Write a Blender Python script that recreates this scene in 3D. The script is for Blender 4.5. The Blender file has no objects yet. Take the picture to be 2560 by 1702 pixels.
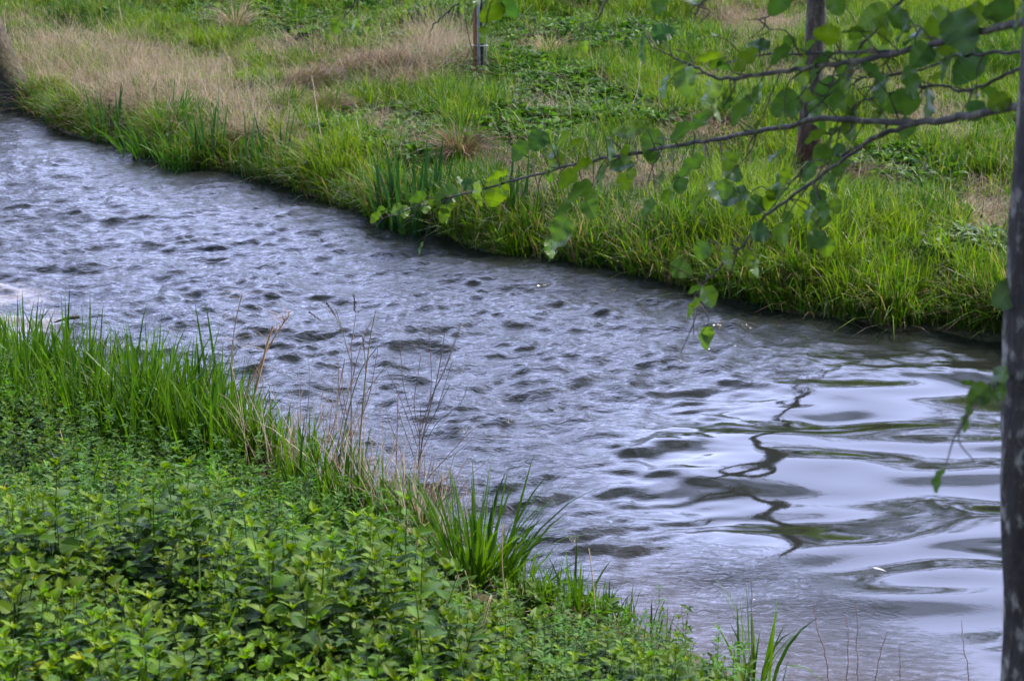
import bpy, math, random
import numpy as np
from mathutils import Vector, Matrix

random.seed(7)
RNG = np.random.default_rng(7)
S = bpy.context.scene
COL = S.collection

# ------------------------------------------------------------------ camera
F = 4777.0                      # focal length in photo pixels (2560 wide)
CAM = np.array([0.0, 0.0, 3.2])
PITCH = math.radians(16.6)
cam_d = bpy.data.cameras.new('camera'); cam = bpy.data.objects.new('camera', cam_d); COL.objects.link(cam)
cam_d.sensor_width = 36.0
cam_d.lens = 36.0 * F / 2560.0
cam.location = CAM
cam.rotation_euler = (math.pi / 2 - PITCH, 0, 0)
cam_d.clip_start = 0.1; cam_d.clip_end = 3000
cam_d.dof.use_dof = True
cam_d.dof.focus_distance = 9.6
cam_d.dof.aperture_fstop = 7.5
S.camera = cam

# ------------------------------------------------------------------ light
SUN_AZ = math.radians(58)       # clockwise from the view direction (+Y) towards the right
SUN_EL = math.radians(47)
world = bpy.data.worlds.new('World'); S.world = world; world.use_nodes = True
wn = world.node_tree.nodes; wl = world.node_tree.links; wn.clear()
out = wn.new('ShaderNodeOutputWorld'); bg = wn.new('ShaderNodeBackground'); sky = wn.new('ShaderNodeTexSky')
sky.sky_type = 'NISHITA'; sky.sun_disc = False
sky.sun_elevation = SUN_EL; sky.sun_rotation = SUN_AZ
sky.air_density = 1.0; sky.dust_density = 1.0; sky.ozone_density = 1.5
tc = wn.new('ShaderNodeTexCoord'); mp = wn.new('ShaderNodeMapping'); mp.inputs['Scale'].default_value = (1, 1, 2.6)
cn = wn.new('ShaderNodeTexNoise'); cn.inputs['Scale'].default_value = 2.1; cn.inputs['Detail'].default_value = 6; cn.inputs['Roughness'].default_value = 0.55
cr = wn.new('ShaderNodeValToRGB'); cr.color_ramp.elements[0].position = 0.36; cr.color_ramp.elements[1].position = 0.58
sep = wn.new('ShaderNodeSeparateXYZ')
lowb = wn.new('ShaderNodeMapRange'); lowb.inputs['From Min'].default_value = 0.66; lowb.inputs['From Max'].default_value = 0.36
lowb.inputs['To Min'].default_value = -0.14; lowb.inputs['To Max'].default_value = 0.16
addn = wn.new('ShaderNodeMath'); addn.operation = 'ADD'
mx = wn.new('ShaderNodeMix'); mx.data_type = 'RGBA'
CLOUD = 45.0
mx.inputs['B'].default_value = (0.565 * CLOUD, 0.645 * CLOUD, 1.06 * CLOUD, 1)
wl.new(tc.outputs['Generated'], mp.inputs['Vector']); wl.new(mp.outputs['Vector'], cn.inputs['Vector'])
wl.new(tc.outputs['Generated'], sep.inputs[0]); wl.new(sep.outputs['Z'], lowb.inputs['Value'])
wl.new(cn.outputs['Fac'], addn.inputs[0]); wl.new(lowb.outputs[0], addn.inputs[1])
fr = wn.new('ShaderNodeMapRange'); fr.inputs['From Min'].default_value = -0.1; fr.inputs['From Max'].default_value = 0.45; fr.inputs['To Min'].default_value = -0.3; fr.inputs['To Max'].default_value = 0.0
wl.new(sep.outputs['Y'], fr.inputs['Value']); add2 = wn.new('ShaderNodeMath'); add2.operation = 'ADD'
wl.new(addn.outputs[0], add2.inputs[0]); wl.new(fr.outputs[0], add2.inputs[1])
wl.new(add2.outputs[0], cr.inputs['Fac']); wl.new(cr.outputs['Color'], mx.inputs['Factor'])
wl.new(sky.outputs[0], mx.inputs['A']); wl.new(mx.outputs['Result'], bg.inputs['Color'])
bg.inputs['Strength'].default_value = 0.10
wl.new(bg.outputs[0], out.inputs[0])

sun_d = bpy.data.lights.new('sun', 'SUN'); sun = bpy.data.objects.new('sun', sun_d); COL.objects.link(sun)
sun_d.energy = 5.0; sun_d.angle = math.radians(0.5); sun_d.color = (1.0, 0.94, 0.84)
sdir = Vector((math.sin(SUN_AZ) * math.cos(SUN_EL), math.cos(SUN_AZ) * math.cos(SUN_EL), math.sin(SUN_EL)))
sun.rotation_euler = (-sdir).to_track_quat('-Z', 'Y').to_euler()
sun.location = (20, 20, 30)

S.view_settings.view_transform = 'Standard'; S.view_settings.look = 'None'
S.view_settings.exposure = 0.5; S.view_settings.gamma = 1
S.render.engine = 'CYCLES'
S.cycles.use_denoising = True
S.cycles.max_bounces = 6; S.cycles.diffuse_bounces = 3; S.cycles.glossy_bounces = 3
S.cycles.transmission_bounces = 3; S.cycles.transparent_max_bounces = 4
S.cycles.sample_clamp_indirect = 6; S.cycles.caustics_reflective = False; S.cycles.caustics_refractive = False

# ------------------------------------------------------------------ projection
FW = np.array([0, math.cos(PITCH), -math.sin(PITCH)]); UP = np.array([0, math.sin(PITCH), math.cos(PITCH)]); RT = np.array([1.0, 0, 0])
def ray(px, py): return FW + (px - 1280) / F * RT + (851 - py) / F * UP
def at(px, py, d): return CAM + ray(px, py) * d            # point at depth d metres
def onz(px, py, z=0.0):
    r = ray(px, py); return CAM + r * ((z - CAM[2]) / r[2])
def topix(P):
    P = np.asarray(P, float) - CAM
    d = P @ FW
    d = np.maximum(d, 0.05)
    return 1280 + F * (P @ RT) / d, 851 - F * (P @ UP) / d, d

# ------------------------------------------------------------------ noise
_NG = RNG.random((64, 64))
def vnoise(x, y, s, o=0.0):
    x = np.asarray(x) / s + 11.3 + o * 7.7; y = np.asarray(y) / s + 5.1 + o * 3.3
    xi = np.floor(x).astype(int); yi = np.floor(y).astype(int); fx = x - xi; fy = y - yi
    fx = fx * fx * (3 - 2 * fx); fy = fy * fy * (3 - 2 * fy)
    a = _NG[xi % 64, yi % 64]; b = _NG[(xi + 1) % 64, yi % 64]; c = _NG[xi % 64, (yi + 1) % 64]; d = _NG[(xi + 1) % 64, (yi + 1) % 64]
    return (a * (1 - fx) + b * fx) * (1 - fy) + (c * (1 - fx) + d * fx) * fy
def fbm(x, y, s, o=0.0): return (vnoise(x, y, s, o) * .55 + vnoise(x, y, s * .47, o + 1) * .3 + vnoise(x, y, s * .21, o + 2) * .15)
def sm(t): t = np.clip(t, 0, 1); return t * t * (3 - 2 * t)

# ------------------------------------------------------------------ banks and terrain
far_px = [(60, 268), (250, 345), (500, 418), (700, 455), (850, 512), (950, 562), (1100, 582), (1250, 632), (1450, 662), (1650, 702), (1850, 744), (2000, 778), (2200, 808), (2400, 832), (2560, 850)]
near_px = [(0, 965), (300, 1050), (600, 1135), (800, 1235), (1000, 1325), (1150, 1405), (1350, 1485), (1500, 1525), (1750, 1640), (1950, 1745)]
fp = np.array([onz(*p)[:2] for p in far_px]); npn = np.array([onz(*p)[:2] for p in near_px])
FX = np.concatenate([[-120, -30, -9], fp[:, 0], [6, 12, 40, 120]]); FY = np.concatenate([[95, 36, 21.5], fp[:, 1], [9.4, 6.5, 0, -20]])
NX = np.concatenate([[-120, -30, -9], npn[:, 0], [3, 8, 40, 120]]); NY = np.concatenate([[82, 26, 13.5], npn[:, 1], [5.0, 1.5, -9, -30]])
def yfar(x): return np.interp(x, FX, FY) + 0.30 * (vnoise(x, x * 0, 0.45) - .5)
def ynear(x): return np.interp(x, NX, NY) + 0.14 * (vnoise(x, x * 0 + 9, 0.3) - .5)
def dfar(x, y): return (y - yfar(x)) * .72
def dnear(x, y): return (ynear(x) - y) * .76
def height(x, y):
    x = np.asarray(x, float); y = np.asarray(y, float)
    df = dfar(x, y); dn = dnear(x, y)
    hf = 0.2 * sm(df / 0.35) + 0.025 * np.clip(df, 0, 30) + (fbm(x, y, 2.4) - .5) * 0.5 * sm(df / 2.5) + (fbm(x, y, .8, 3) - .5) * .26 * sm(df / .5)
    hn = 0.10 * sm(dn / 0.3) + 0.10 * np.clip(dn, 0, 8) + 0.07 * np.clip(dn - 2.5, 0, 5) + (fbm(x, y, 1.2, 5) - .5) * .2 * sm(dn / 1.2)
    bed = -0.35 * sm(np.minimum(-df, -dn) / 0.7)
    return np.where(df > 0, hf, np.where(dn > 0, hn, bed))
def gp(px, py, lift=0.0):
    """ground point seen at photo pixel"""
    r = ray(px, py); t = np.linspace(3.0, 45, 2400)
    P = CAM[None] + t[:, None] * r[None]
    k = np.argmax(P[:, 2] <= np.maximum(height(P[:, 0], P[:, 1]), 0) + lift)
    if k == 0: k = 2399
    p = P[k].copy(); p[2] -= lift; return p

# ------------------------------------------------------------------ mesh helpers
def mesh(name, V, L, C, mat=None, col=None, smooth=False, parent=None, attrs=None):
    me = bpy.data.meshes.new(name)
    V = np.ascontiguousarray(V, np.float32); L = np.ascontiguousarray(L, np.int32); C = np.ascontiguousarray(C, np.int32)
    me.vertices.add(len(V)); me.vertices.foreach_set('co', V.ravel())
    me.loops.add(len(L)); me.loops.foreach_set('vertex_index', L)
    me.polygons.add(len(C)); st = np.zeros(len(C), np.int32); st[1:] = np.cumsum(C)[:-1]
    me.polygons.foreach_set('loop_start', st)
    try: me.polygons.foreach_set('loop_total', C)
    except Exception: pass
    me.update(calc_edges=True)
    me.polygons.foreach_set('use_smooth', np.full(len(C), smooth))
    if col is not None:
        a = me.attributes.new('col', 'FLOAT_COLOR', 'POINT')
        c4 = np.ones((len(V), 4), np.float32); c4[:, :3] = col; a.data.foreach_set('color', c4.ravel())
    for k, v in (attrs or {}).items():
        a = me.attributes.new(k, 'FLOAT', 'POINT'); a.data.foreach_set('value', np.ascontiguousarray(v, np.float32))
    if mat: me.materials.append(mat)
    o = bpy.data.objects.new(name, me); COL.objects.link(o)
    if parent: o.parent = parent
    return o
def tag(o, label=None, cat=None, group=None, kind=None):
    if label: o['label'] = label
    if cat: o['category'] = cat
    if group: o['group'] = group
    if kind: o['kind'] = kind
    return o
def empty(name, loc):
    o = bpy.data.objects.new(name, None); o.location = [float(c) for c in loc]; COL.objects.link(o)
    o.empty_display_size = 0.1
    return o

class Geo:
    """collects faces; V, loops, counts, colours"""
    def __init__(s): s.V = []; s.L = []; s.C = []; s.K = []; s.n = 0
    def add(s, V, L, C, K):
        V = np.asarray(V, float); s.V.append(V); s.L.append(np.asarray(L, np.int64) + s.n); s.C.append(np.asarray(C)); 
        K = np.asarray(K, float)
        if K.ndim == 1: K = np.tile(K, (len(V), 1))
        s.K.append(K); s.n += len(V)
    def addT(s, T, loc, R, scale=1.0, tint=(1, 1, 1)):
        s.add((T[0] * scale) @ R.T + loc, T[1], T[2], T[3] * np.asarray(tint))
    def arr(s): return np.concatenate(s.V), np.concatenate(s.L), np.concatenate(s.C), np.concatenate(s.K)
    def build(s, name, mat, parent=None, smooth=False):
        V, L, C, K = s.arr()
        if parent is not None: V = V - np.array(parent.matrix_world.translation if False else parent.location)
        return mesh(name, V, L, C, mat, K, smooth, parent)

def bake(T, loc, R, sc, tint):
    """many copies of template T: loc (k,3), R (k,3,3), sc (k,), tint (k,3)"""
    V, L, C, K = T; k = len(loc); n = len(V)
    VV = np.einsum('kij,nj->kni', R, V) * sc[:, None, None] + loc[:, None, :]
    LL = (L[None, :] + (np.arange(k) * n)[:, None]).ravel()
    return VV.reshape(-1, 3), LL, np.tile(C, k), (K[None] * tint[:, None, :]).reshape(-1, 3)
def rotz(a):
    c, s_ = np.cos(a), np.sin(a); z = np.zeros_like(c); o = np.ones_like(c)
    return np.stack([np.stack([c, -s_, z], -1), np.stack([s_, c, z], -1), np.stack([z, z, o], -1)], -2)

def blades(base, h, w, phi, lean, bend, col, ts=(0, .35, .7, 1.0), prof=(1, .95, .62, 0.0), tipc=None, twist=None):
    """grass blades: base (N,3)"""
    N = len(base); ts = np.array(ts); m = len(ts)
    dx = np.cos(phi); dy = np.sin(phi)
    tw = phi + np.pi / 2 + (RNG.uniform(-1.2, 1.2, N) if twist is None else twist)
    sx = np.cos(tw); sy = np.sin(tw)
    V = np.zeros((N, 2 * m - 1, 3)); K = np.zeros((N, 2 * m - 1, 3))
    for i, t in enumerate(ts):
        off = h * (lean * t + bend * t * t)
        up = h * (t * np.sqrt(np.maximum(0.05, 1 - np.minimum(lean, .9) ** 2)) - 0.55 * np.minimum(bend, 1.2) ** 1.0 * t ** 3)
        c = np.stack([base[:, 0] + dx * off, base[:, 1] + dy * off, base[:, 2] + up], -1)
        kc = col if tipc is None else col * (1 - t) + tipc * t
        if i < m - 1:
            hw = w * prof[i] * .5
            s3 = np.stack([sx * hw, sy * hw, hw * 0], -1)
            V[:, 2 * i] = c - s3; V[:, 2 * i + 1] = c + s3; K[:, 2 * i] = kc; K[:, 2 * i + 1] = kc
        else:
            V[:, 2 * i] = c; K[:, 2 * i] = kc
    pat = []; cnt = []
    for i in range(m - 2): pat += [2 * i, 2 * i + 1, 2 * i + 3, 2 * i + 2]; cnt.append(4)
    i = m - 2; pat += [2 * i, 2 * i + 1, 2 * i + 2]; cnt.append(3)
    n = 2 * m - 1
    L = (np.array(pat)[None] + (np.arange(N) * n)[:, None]).ravel()
    return V.reshape(-1, 3), L, np.tile(cnt, N), K.reshape(-1, 3)

def tube(pts, rad, sides=6, col=(1, 1, 1), cap=True, rough=0.0):
    pts = np.asarray(pts, float); rad = np.asarray(rad, float); n = len(pts)
    tang = np.gradient(pts, axis=0); tang /= np.linalg.norm(tang, axis=1)[:, None] + 1e-9
    ref = np.array([0, 0, 1.0]) if abs(tang[0][2]) < .9 else np.array([1.0, 0, 0])
    V = []
    u = np.cross(tang[0], ref); u /= np.linalg.norm(u)
    for i in range(n):
        u = u - tang[i] * (u @ tang[i]); u /= np.linalg.norm(u) + 1e-9; v = np.cross(tang[i], u)
        a = np.arange(sides) / sides * 2 * np.pi
        r = rad[i] * (1 + rough * (RNG.random(sides) - .5))
        V.append(pts[i] + np.cos(a)[:, None] * u * r[:, None] + np.sin(a)[:, None] * v * r[:, None] if rough else pts[i] + (np.cos(a)[:, None] * u + np.sin(a)[:, None] * v) * rad[i])
    V = np.concatenate(V); L = []; C = []
    for i in range(n - 1):
        for j in range(sides):
            k = (j + 1) % sides; L += [i * sides + j, i * sides + k, (i + 1) * sides + k, (i + 1) * sides + j]; C.append(4)
    if cap: L += list(range((n - 1) * sides, n * sides)); C.append(sides); L += list(range(sides))[::-1]; C.append(sides)
    return V, np.array(L), np.array(C), np.tile(np.asarray(col, float), (len(V), 1))
def spline(P, k=6):
    P = np.asarray(P, float); n = len(P)
    if n < 3: return np.array([P[0] * (1 - t) + P[-1] * t for t in np.linspace(0, 1, k + 1)])
    Q = np.vstack([2 * P[0] - P[1], P, 2 * P[-1] - P[-2]]); out = []
    for i in range(1, n):
        for t in np.linspace(0, 1, k, endpoint=False):
            a, b, c, d = Q[i - 1], Q[i], Q[i + 1], Q[i + 2]
            out.append(.5 * ((2 * b) + (-a + c) * t + (2 * a - 5 * b + 4 * c - d) * t * t + (-a + 3 * b - 3 * c + d) * t ** 3))
    out.append(P[-1]); return np.array(out)

def leafT(length=1.0, width=.8, teeth=0, fold=.25, droop=.25, nseg=8, col=(1, 1, 1), shape='ovate', wav=.0, ta=.19):
    """leaf lying along +X, base at origin, face up"""
    ts = np.linspace(0, 1, nseg + 1)
    if teeth: ts = np.linspace(0, 1, 2 * teeth + 1)
    V = []; idx = []
    for i, t in enumerate(ts):
        if shape == 'ovate': w = (np.sin(np.pi * t ** .62) ** .75) * .5 * width * (1 - .18 * t)
        elif shape == 'round': w = (np.sin(np.pi * t ** .74) ** .56 if 0 < t < 1 else 0.0) * .5 * width
        elif shape == 'heart': w = (np.sin(np.pi * min(1, t ** .5)) ** .8) * .5 * width
        else: w = np.sin(np.pi * t) ** .7 * .5 * width
        if teeth and 0 < i < len(ts) - 1: w *= (1 + ta * .8 if i % 2 else 1 - ta * 1.15)
        z = -droop * t * t * length; x = t * length * (1 - .12 * droop)
        ww = max(w, .0)
        dz = fold * ww + wav * math.sin(t * 14) * ww
        V += [[x, 0, z], [x + (.03 * length if teeth and i % 2 else 0), -ww * length, z + dz * length], [x + (.03 * length if teeth and i % 2 else 0), ww * length, z + dz * length]]
    L = []; C = []
    for i in range(len(ts) - 1):
        a = 3 * i; b = a + 3
        L += [a, b, b + 1, a + 1]; C.append(4); L += [a, a + 2, b + 2, b]; C.append(4)
    V = np.array(V, float); K = np.tile(np.asarray(col, float), (len(V), 1))
    K[0::3] *= 1.25
    return V, np.array(L), np.array(C), K
def rot_to(d, roll=0.0):
    """matrix taking +X to d with face normal rolled"""
    d = np.asarray(d, float); d = d / (np.linalg.norm(d) + 1e-9)
    up = np.array([0, 0, 1.0]) if abs(d[2]) < .97 else np.array([0, 1.0, 0])
    y = np.cross(up, d); y /= np.linalg.norm(y); z = np.cross(d, y)
    c, s_ = math.cos(roll), math.sin(roll)
    return np.stack([d, y * c + z * s_, -y * s_ + z * c], -1)

# ------------------------------------------------------------------ materials
def nt(name):
    m = bpy.data.materials.new(name); m.use_nodes = True; n = m.node_tree.nodes; l = m.node_tree.links; n.clear(); return m, n, l
def leaf_mat(name, trans=.45, rough=.45, spec=.4, tcol=(1.15, 1.25, .55), vary=.25, vscale=9.0):
    m, n, l = nt(name)
    o = n.new('ShaderNodeOutputMaterial'); at_ = n.new('ShaderNodeAttribute'); at_.attribute_name = 'col'
    tcx = n.new('ShaderNodeTexCoord'); no = n.new('ShaderNodeTexNoise'); no.inputs['Scale'].default_value = vscale; no.inputs['Detail'].default_value = 3
    mr = n.new('ShaderNodeMapRange'); mr.inputs['From Min'].default_value = .3; mr.inputs['From Max'].default_value = .7; mr.inputs['To Min'].default_value = 1 - vary; mr.inputs['To Max'].default_value = 1 + vary
    mu = n.new('ShaderNodeVectorMath'); mu.operation = 'SCALE'
    l.new(tcx.outputs['Object'], no.inputs['Vector']); l.new(no.outputs['Fac'], mr.inputs['Value']); l.new(at_.outputs['Color'], mu.inputs[0]); l.new(mr.outputs[0], mu.inputs['Scale'])
    p = n.new('ShaderNodeBsdfPrincipled'); p.inputs['Roughness'].default_value = rough; p.inputs['Specular IOR Level'].default_value = spec
    t = n.new('ShaderNodeBsdfTranslucent'); tm = n.new('ShaderNodeVectorMath'); tm.operation = 'MULTIPLY'; tm.inputs[1].default_value = tcol
    l.new(mu.outputs[0], p.inputs['Base Color']); l.new(mu.outputs[0], tm.inputs[0]); l.new(tm.outputs[0], t.inputs['Color'])
    ms = n.new('ShaderNodeMixShader'); ms.inputs[0].default_value = trans
    l.new(p.outputs[0], ms.inputs[1]); l.new(t.outputs[0], ms.inputs[2]); l.new(ms.outputs[0], o.inputs[0])
    return m
M_grass = leaf_mat('grass_blade', .42, .45, .28)
M_dry = leaf_mat('dry_straw', .3, .6, .25, (1, 1, .9), .2)
M_herb = leaf_mat('herb_leaf', .40, .5, .22, (1.15, 1.3, .4), .2, 14)
M_treeleaf = leaf_mat('tree_leaf', .45, .38, .5, (1.3, 1.3, .3), .18, 30)
def bark_mat(name, c1, c2, c3, scale=14, bump=.6, zs=.35):
    m, n, l = nt(name)
    o = n.new('ShaderNodeOutputMaterial'); tcx = n.new('ShaderNodeTexCoord'); mpx = n.new('ShaderNodeMapping'); mpx.inputs['Scale'].default_value = (1, 1, zs)
    no = n.new('ShaderNodeTexNoise'); no.inputs['Scale'].default_value = scale; no.inputs['Detail'].default_value = 8; no.inputs['Roughness'].default_value = .65
    rp = n.new('ShaderNodeValToRGB'); e = rp.color_ramp.elements
    e[0].position = .34; e[0].color = (*c1, 1); e[1].position = .64; e[1].color = (*c3, 1); x = e.new(.52); x.color = (*c2, 1)
    p = n.new('ShaderNodeBsdfPrincipled'); p.inputs['Roughness'].default_value = .85
    at_ = n.new('ShaderNodeAttribute'); at_.attribute_name = 'col'; mu = n.new('ShaderNodeVectorMath'); mu.operation = 'MULTIPLY'
    bp = n.new('ShaderNodeBump'); bp.inputs['Strength'].default_value = bump; bp.inputs['Distance'].default_value = .02
    l.new(tcx.outputs['Object'], mpx.inputs[0]); l.new(mpx.outputs[0], no.inputs['Vector']); l.new(no.outputs['Fac'], rp.inputs[0])
    l.new(rp.outputs[0], mu.inputs[0]); l.new(at_.outputs['Color'], mu.inputs[1]); l.new(mu.outputs[0], p.inputs['Base Color'])
    l.new(no.outputs['Fac'], bp.inputs['Height']); l.new(bp.outputs[0], p.inputs['Normal']); l.new(p.outputs[0], o.inputs[0])
    return m
M_bark = bark_mat('bark_dark', (.007, .006, .005), (.028, .021, .016), (.26, .25, .21), 20, 1.0, .7)
M_branch = bark_mat('bark_branch', (.022, .018, .014), (.06, .052, .042), (.15, .14, .085), 26, .3)
M_bark2 = bark_mat('bark_grey_brown', (.03, .025, .018), (.08, .066, .05), (.16, .14, .11), 26, .6)
M_stalk = leaf_mat('dry_stem', .05, .7, .2, (1, 1, 1), .3, 25)

# ground
m, n, l = nt('soil_and_thatch')
o = n.new('ShaderNodeOutputMaterial'); tcx = n.new('ShaderNodeTexCoord'); p = n.new('ShaderNodeBsdfPrincipled'); p.inputs['Roughness'].default_value = .95
n1 = n.new('ShaderNodeTexNoise'); n1.inputs['Scale'].default_value = 1.1; n1.inputs['Detail'].default_value = 9
n2 = n.new('ShaderNodeTexNoise'); n2.inputs['Scale'].default_value = 22; n2.inputs['Detail'].default_value = 6
r1 = n.new('ShaderNodeValToRGB'); r1.color_ramp.elements[0].position = .4; r1.color_ramp.elements[0].color = (.05, .075, .018, 1); r1.color_ramp.elements[1].position = .62; r1.color_ramp.elements[1].color = (.11, .085, .045, 1)
r2 = n.new('ShaderNodeValToRGB'); r2.color_ramp.elements[0].position = .35; r2.color_ramp.elements[0].color = (.35, .33, .3, 1); r2.color_ramp.elements[1].position = .7; r2.color_ramp.elements[1].color = (1.5, 1.4, 1.2, 1)
mu = n.new('ShaderNodeVectorMath'); mu.operation = 'MULTIPLY'; bp = n.new('ShaderNodeBump'); bp.inputs['Distance'].default_value = .05
l.new(tcx.outputs['Object'], n1.inputs['Vector']); l.new(tcx.outputs['Object'], n2.inputs['Vector']); l.new(n1.outputs['Fac'], r1.inputs[0]); l.new(n2.outputs['Fac'], r2.inputs[0])
l.new(r1.outputs[0], mu.inputs[0]); l.new(r2.outputs[0], mu.inputs[1]); l.new(mu.outputs[0], p.inputs['Base Color']); l.new(n2.outputs['Fac'], bp.inputs['Height']); l.new(bp.outputs[0], p.inputs['Normal']); l.new(p.outputs[0], o.inputs[0])
M_soil = m

# water
m, n, l = nt('river_water')
o = n.new('ShaderNodeOutputMaterial'); tcx = n.new('ShaderNodeTexCoord'); p = n.new('ShaderNodeBsdfPrincipled')
p.inputs['Roughness'].default_value = .045; p.inputs['IOR'].default_value = 1.38; p.inputs['Specular IOR Level'].default_value = .5
ac = n.new('ShaderNodeAttribute'); ac.attribute_name = 'col'; l.new(ac.outputs['Color'], p.inputs['Base Color'])
ar = n.new('ShaderNodeAttribute'); ar.attribute_name = 'rough'
mpx = n.new('ShaderNodeMapping'); mpx.inputs['Rotation'].default_value = (0, 0, math.radians(18)); mpx.inputs['Scale'].default_value = (.75, 1.25, 1)
b1 = n.new('ShaderNodeTexNoise'); b1.inputs['Scale'].default_value = 21; b1.inputs['Detail'].default_value = 4; b1.inputs['Roughness'].default_value = .6; b1.inputs['Distortion'].default_value = 1.2
mm = n.new('ShaderNodeMath'); mm.operation = 'MULTIPLY'; mm.inputs[1].default_value = 1.0
bp = n.new('ShaderNodeBump'); bp.inputs['Distance'].default_value = .0110
l.new(tcx.outputs['Object'], mpx.inputs[0]); l.new(mpx.outputs[0], b1.inputs['Vector']); l.new(b1.outputs['Fac'], bp.inputs['Height']); l.new(ar.outputs['Fac'], mm.inputs[0]); l.new(mm.outputs[0], bp.inputs['Strength'])
l.new(bp.outputs[0], p.inputs['Normal']); l.new(p.outputs[0], o.inputs[0])
M_water = m

# ------------------------------------------------------------------ ground sheet
def axis(lo, hi, step, ext, growth=1.22):
    core = np.arange(lo, hi, step); a = []; s_ = step; v = lo
    while v > -ext: s_ *= growth; v -= s_; a.append(v)
    b = []; s_ = step; v = core[-1]
    while v < ext: s_ *= growth; v += s_; b.append(v)
    return np.concatenate([a[::-1], core, b])
def gridmesh(xs, ys):
    nx, ny = len(xs), len(ys); X, Y = np.meshgrid(xs, ys)
    i = np.arange(nx - 1)[None] + (np.arange(ny - 1) * nx)[:, None]
    L = np.stack([i, i + 1, i + nx + 1, i + nx], -1).ravel()
    return X.ravel(), Y.ravel(), L, np.full((nx - 1) * (ny - 1), 4)
gx, gy, gL, gC = gridmesh(axis(-10, 8, .09, 900), axis(1, 28, .09, 900))
g = mesh('ground', np.stack([gx, gy, height(gx, gy)], -1), gL, gC, M_soil, None, True)
tag(g, kind='structure')

# ------------------------------------------------------------------ water sheet
NT = 1024; TILE = 9.0
def field(lmin, lmax, slope, seed, ang=0.0, an=1.0, power=0.0):
    r = np.random.default_rng(seed); k = np.fft.fftfreq(NT, TILE / NT)
    KX, KY = np.meshgrid(k, k); c, s_ = math.cos(ang), math.sin(ang)
    K = np.hypot((KX * c + KY * s_) * an, (-KX * s_ + KY * c)); K[0, 0] = 1e-6
    lam = 1 / K; lo = np.log(lam)
    band = np.exp(-((np.maximum(0, np.log(lmin) - lo)) / .25) ** 2 - ((np.maximum(0, lo - np.log(lmax))) / .25) ** 2)
    A = band * lam ** (1.0 + power) * lam ** 1.0
    f = np.fft.ifft2(np.fft.fft2(r.standard_normal((NT, NT))) * A).real
    d = TILE / NT; gxx = (np.roll(f, -1, 0) - np.roll(f, 1, 0)) / (2 * d); gyy = (np.roll(f, -1, 1) - np.roll(f, 1, 1)) / (2 * d)
    s0 = math.sqrt((gxx ** 2).mean() + (gyy ** 2).mean()); return f / s0 * slope
def samp(f, x, y):
    u = (x / TILE * NT) % NT; v = (y / TILE * NT) % NT; ui = u.astype(int); vi = v.astype(int); fu = u - ui; fv = v - vi
    a = f[vi % NT, ui % NT]; b = f[vi % NT, (ui + 1) % NT]; c = f[(vi + 1) % NT, ui % NT]; d = f[(vi + 1) % NT, (ui + 1) % NT]
    return (a * (1 - fu) + b * fu) * (1 - fv) + (c * (1 - fu) + d * fu) * fv
wx, wy, wL, wC = gridmesh(axis(-6.5, 3.6, .018, 900, 1.3), axis(5.6, 19.5, .018, 900, 1.3))
px, py, pd = topix(np.stack([wx, wy, wx * 0], -1))
front = wy > 2
def ell(px, py, cx, cy, rx, ry, ang=0.0, soft=.5):
    c, s_ = math.cos(math.radians(ang)), math.sin(math.radians(ang)); dx = px - cx; dy = py - cy
    q = np.hypot((dx * c + dy * s_) / rx, (-dx * s_ + dy * c) / ry); return 1 - sm((q - 1) / soft + .5)
wob = (fbm(wx, wy, .9, 4) - .5) * 260
calm = np.maximum.reduce([ell(px + wob, py + wob * .4, 2390, 1205, 790, 285, -4, .9), ell(px + wob, py, 2200, 1500, 660, 230, 0, .9), ell(px + wob, py, 2350, 1020, 420, 90, -3, .7), ell(px, py, 2100, 1700, 450, 200)])
calm = np.where(front, calm, 0.3)
edge = sm(dfar(wx, wy) * -1 / .6)            # quieter beside the far bank
mask = (1 - calm) ** 1.4
fchop = field(.12, .5, .18, 1, .2, 1.5); fmid = field(.055, .15, .21, 2, .1, 1.4); fbig = field(.5, 1.8, .045, 3, .1, 1.8); fsw = field(.25, 1.2, .08, 4, .05, 2.9)
warpx = (fbm(wx, wy, 1.1, 6) - .5) * .5; warpy = (fbm(wx, wy, 1.1, 7) - .5) * .5
a = samp(fchop, wx + warpx, wy + warpy); a = a + 9 * np.maximum(a, 0) ** 2
b = samp(fmid, wx - warpy, wy + warpx); b = b + 12 * np.maximum(b, 0) ** 2
fed = field(.09, .34, .15, 6, .08, 2.6)
patch = .62 + .75 * fbm(wx, wy, .9, 8)
upstream = sm((py - 330) / 250) * .45 + .55
wz = (a * patch + b * (.5 + fbm(wx, wy, .7, 9)) * .9) * mask * (.35 + .65 * edge) * upstream + samp(fbig, wx, wy) * (.3 + .7 * mask) + samp(fsw, wx + warpy, wy + warpx * .5) * (calm + .15) * (.25 + 1.3 * fbm(wx, wy, 1.3, 33)) * (1 - .5 * sm((py - 1420) / 200))
tr = np.clip(4 * calm * (1 - calm), 0, 1) ** .7 * sm((fbm(wx, wy, .55, 44) - .38) * 4) * front; wz = wz + samp(fed, wx - warpy, wy + warpx) * tr * (.3 + .7 * edge)
fine = np.maximum(mask * (.35 + .65 * mask), .75 * ell(px, py, 1950, 1620, 520, 170, 22, .8))
inner = (wx > -9) & (wx < 6) & (wy > 3) & (wy < 24)
wz = np.where(inner, wz, wz * 0)
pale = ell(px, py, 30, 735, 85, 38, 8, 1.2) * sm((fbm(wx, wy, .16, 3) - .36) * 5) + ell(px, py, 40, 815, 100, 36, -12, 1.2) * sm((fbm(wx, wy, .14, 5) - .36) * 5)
shal = sm(1 - (-dnear(wx, wy)) / .9) * sm((px - 1400) / 300)
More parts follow.
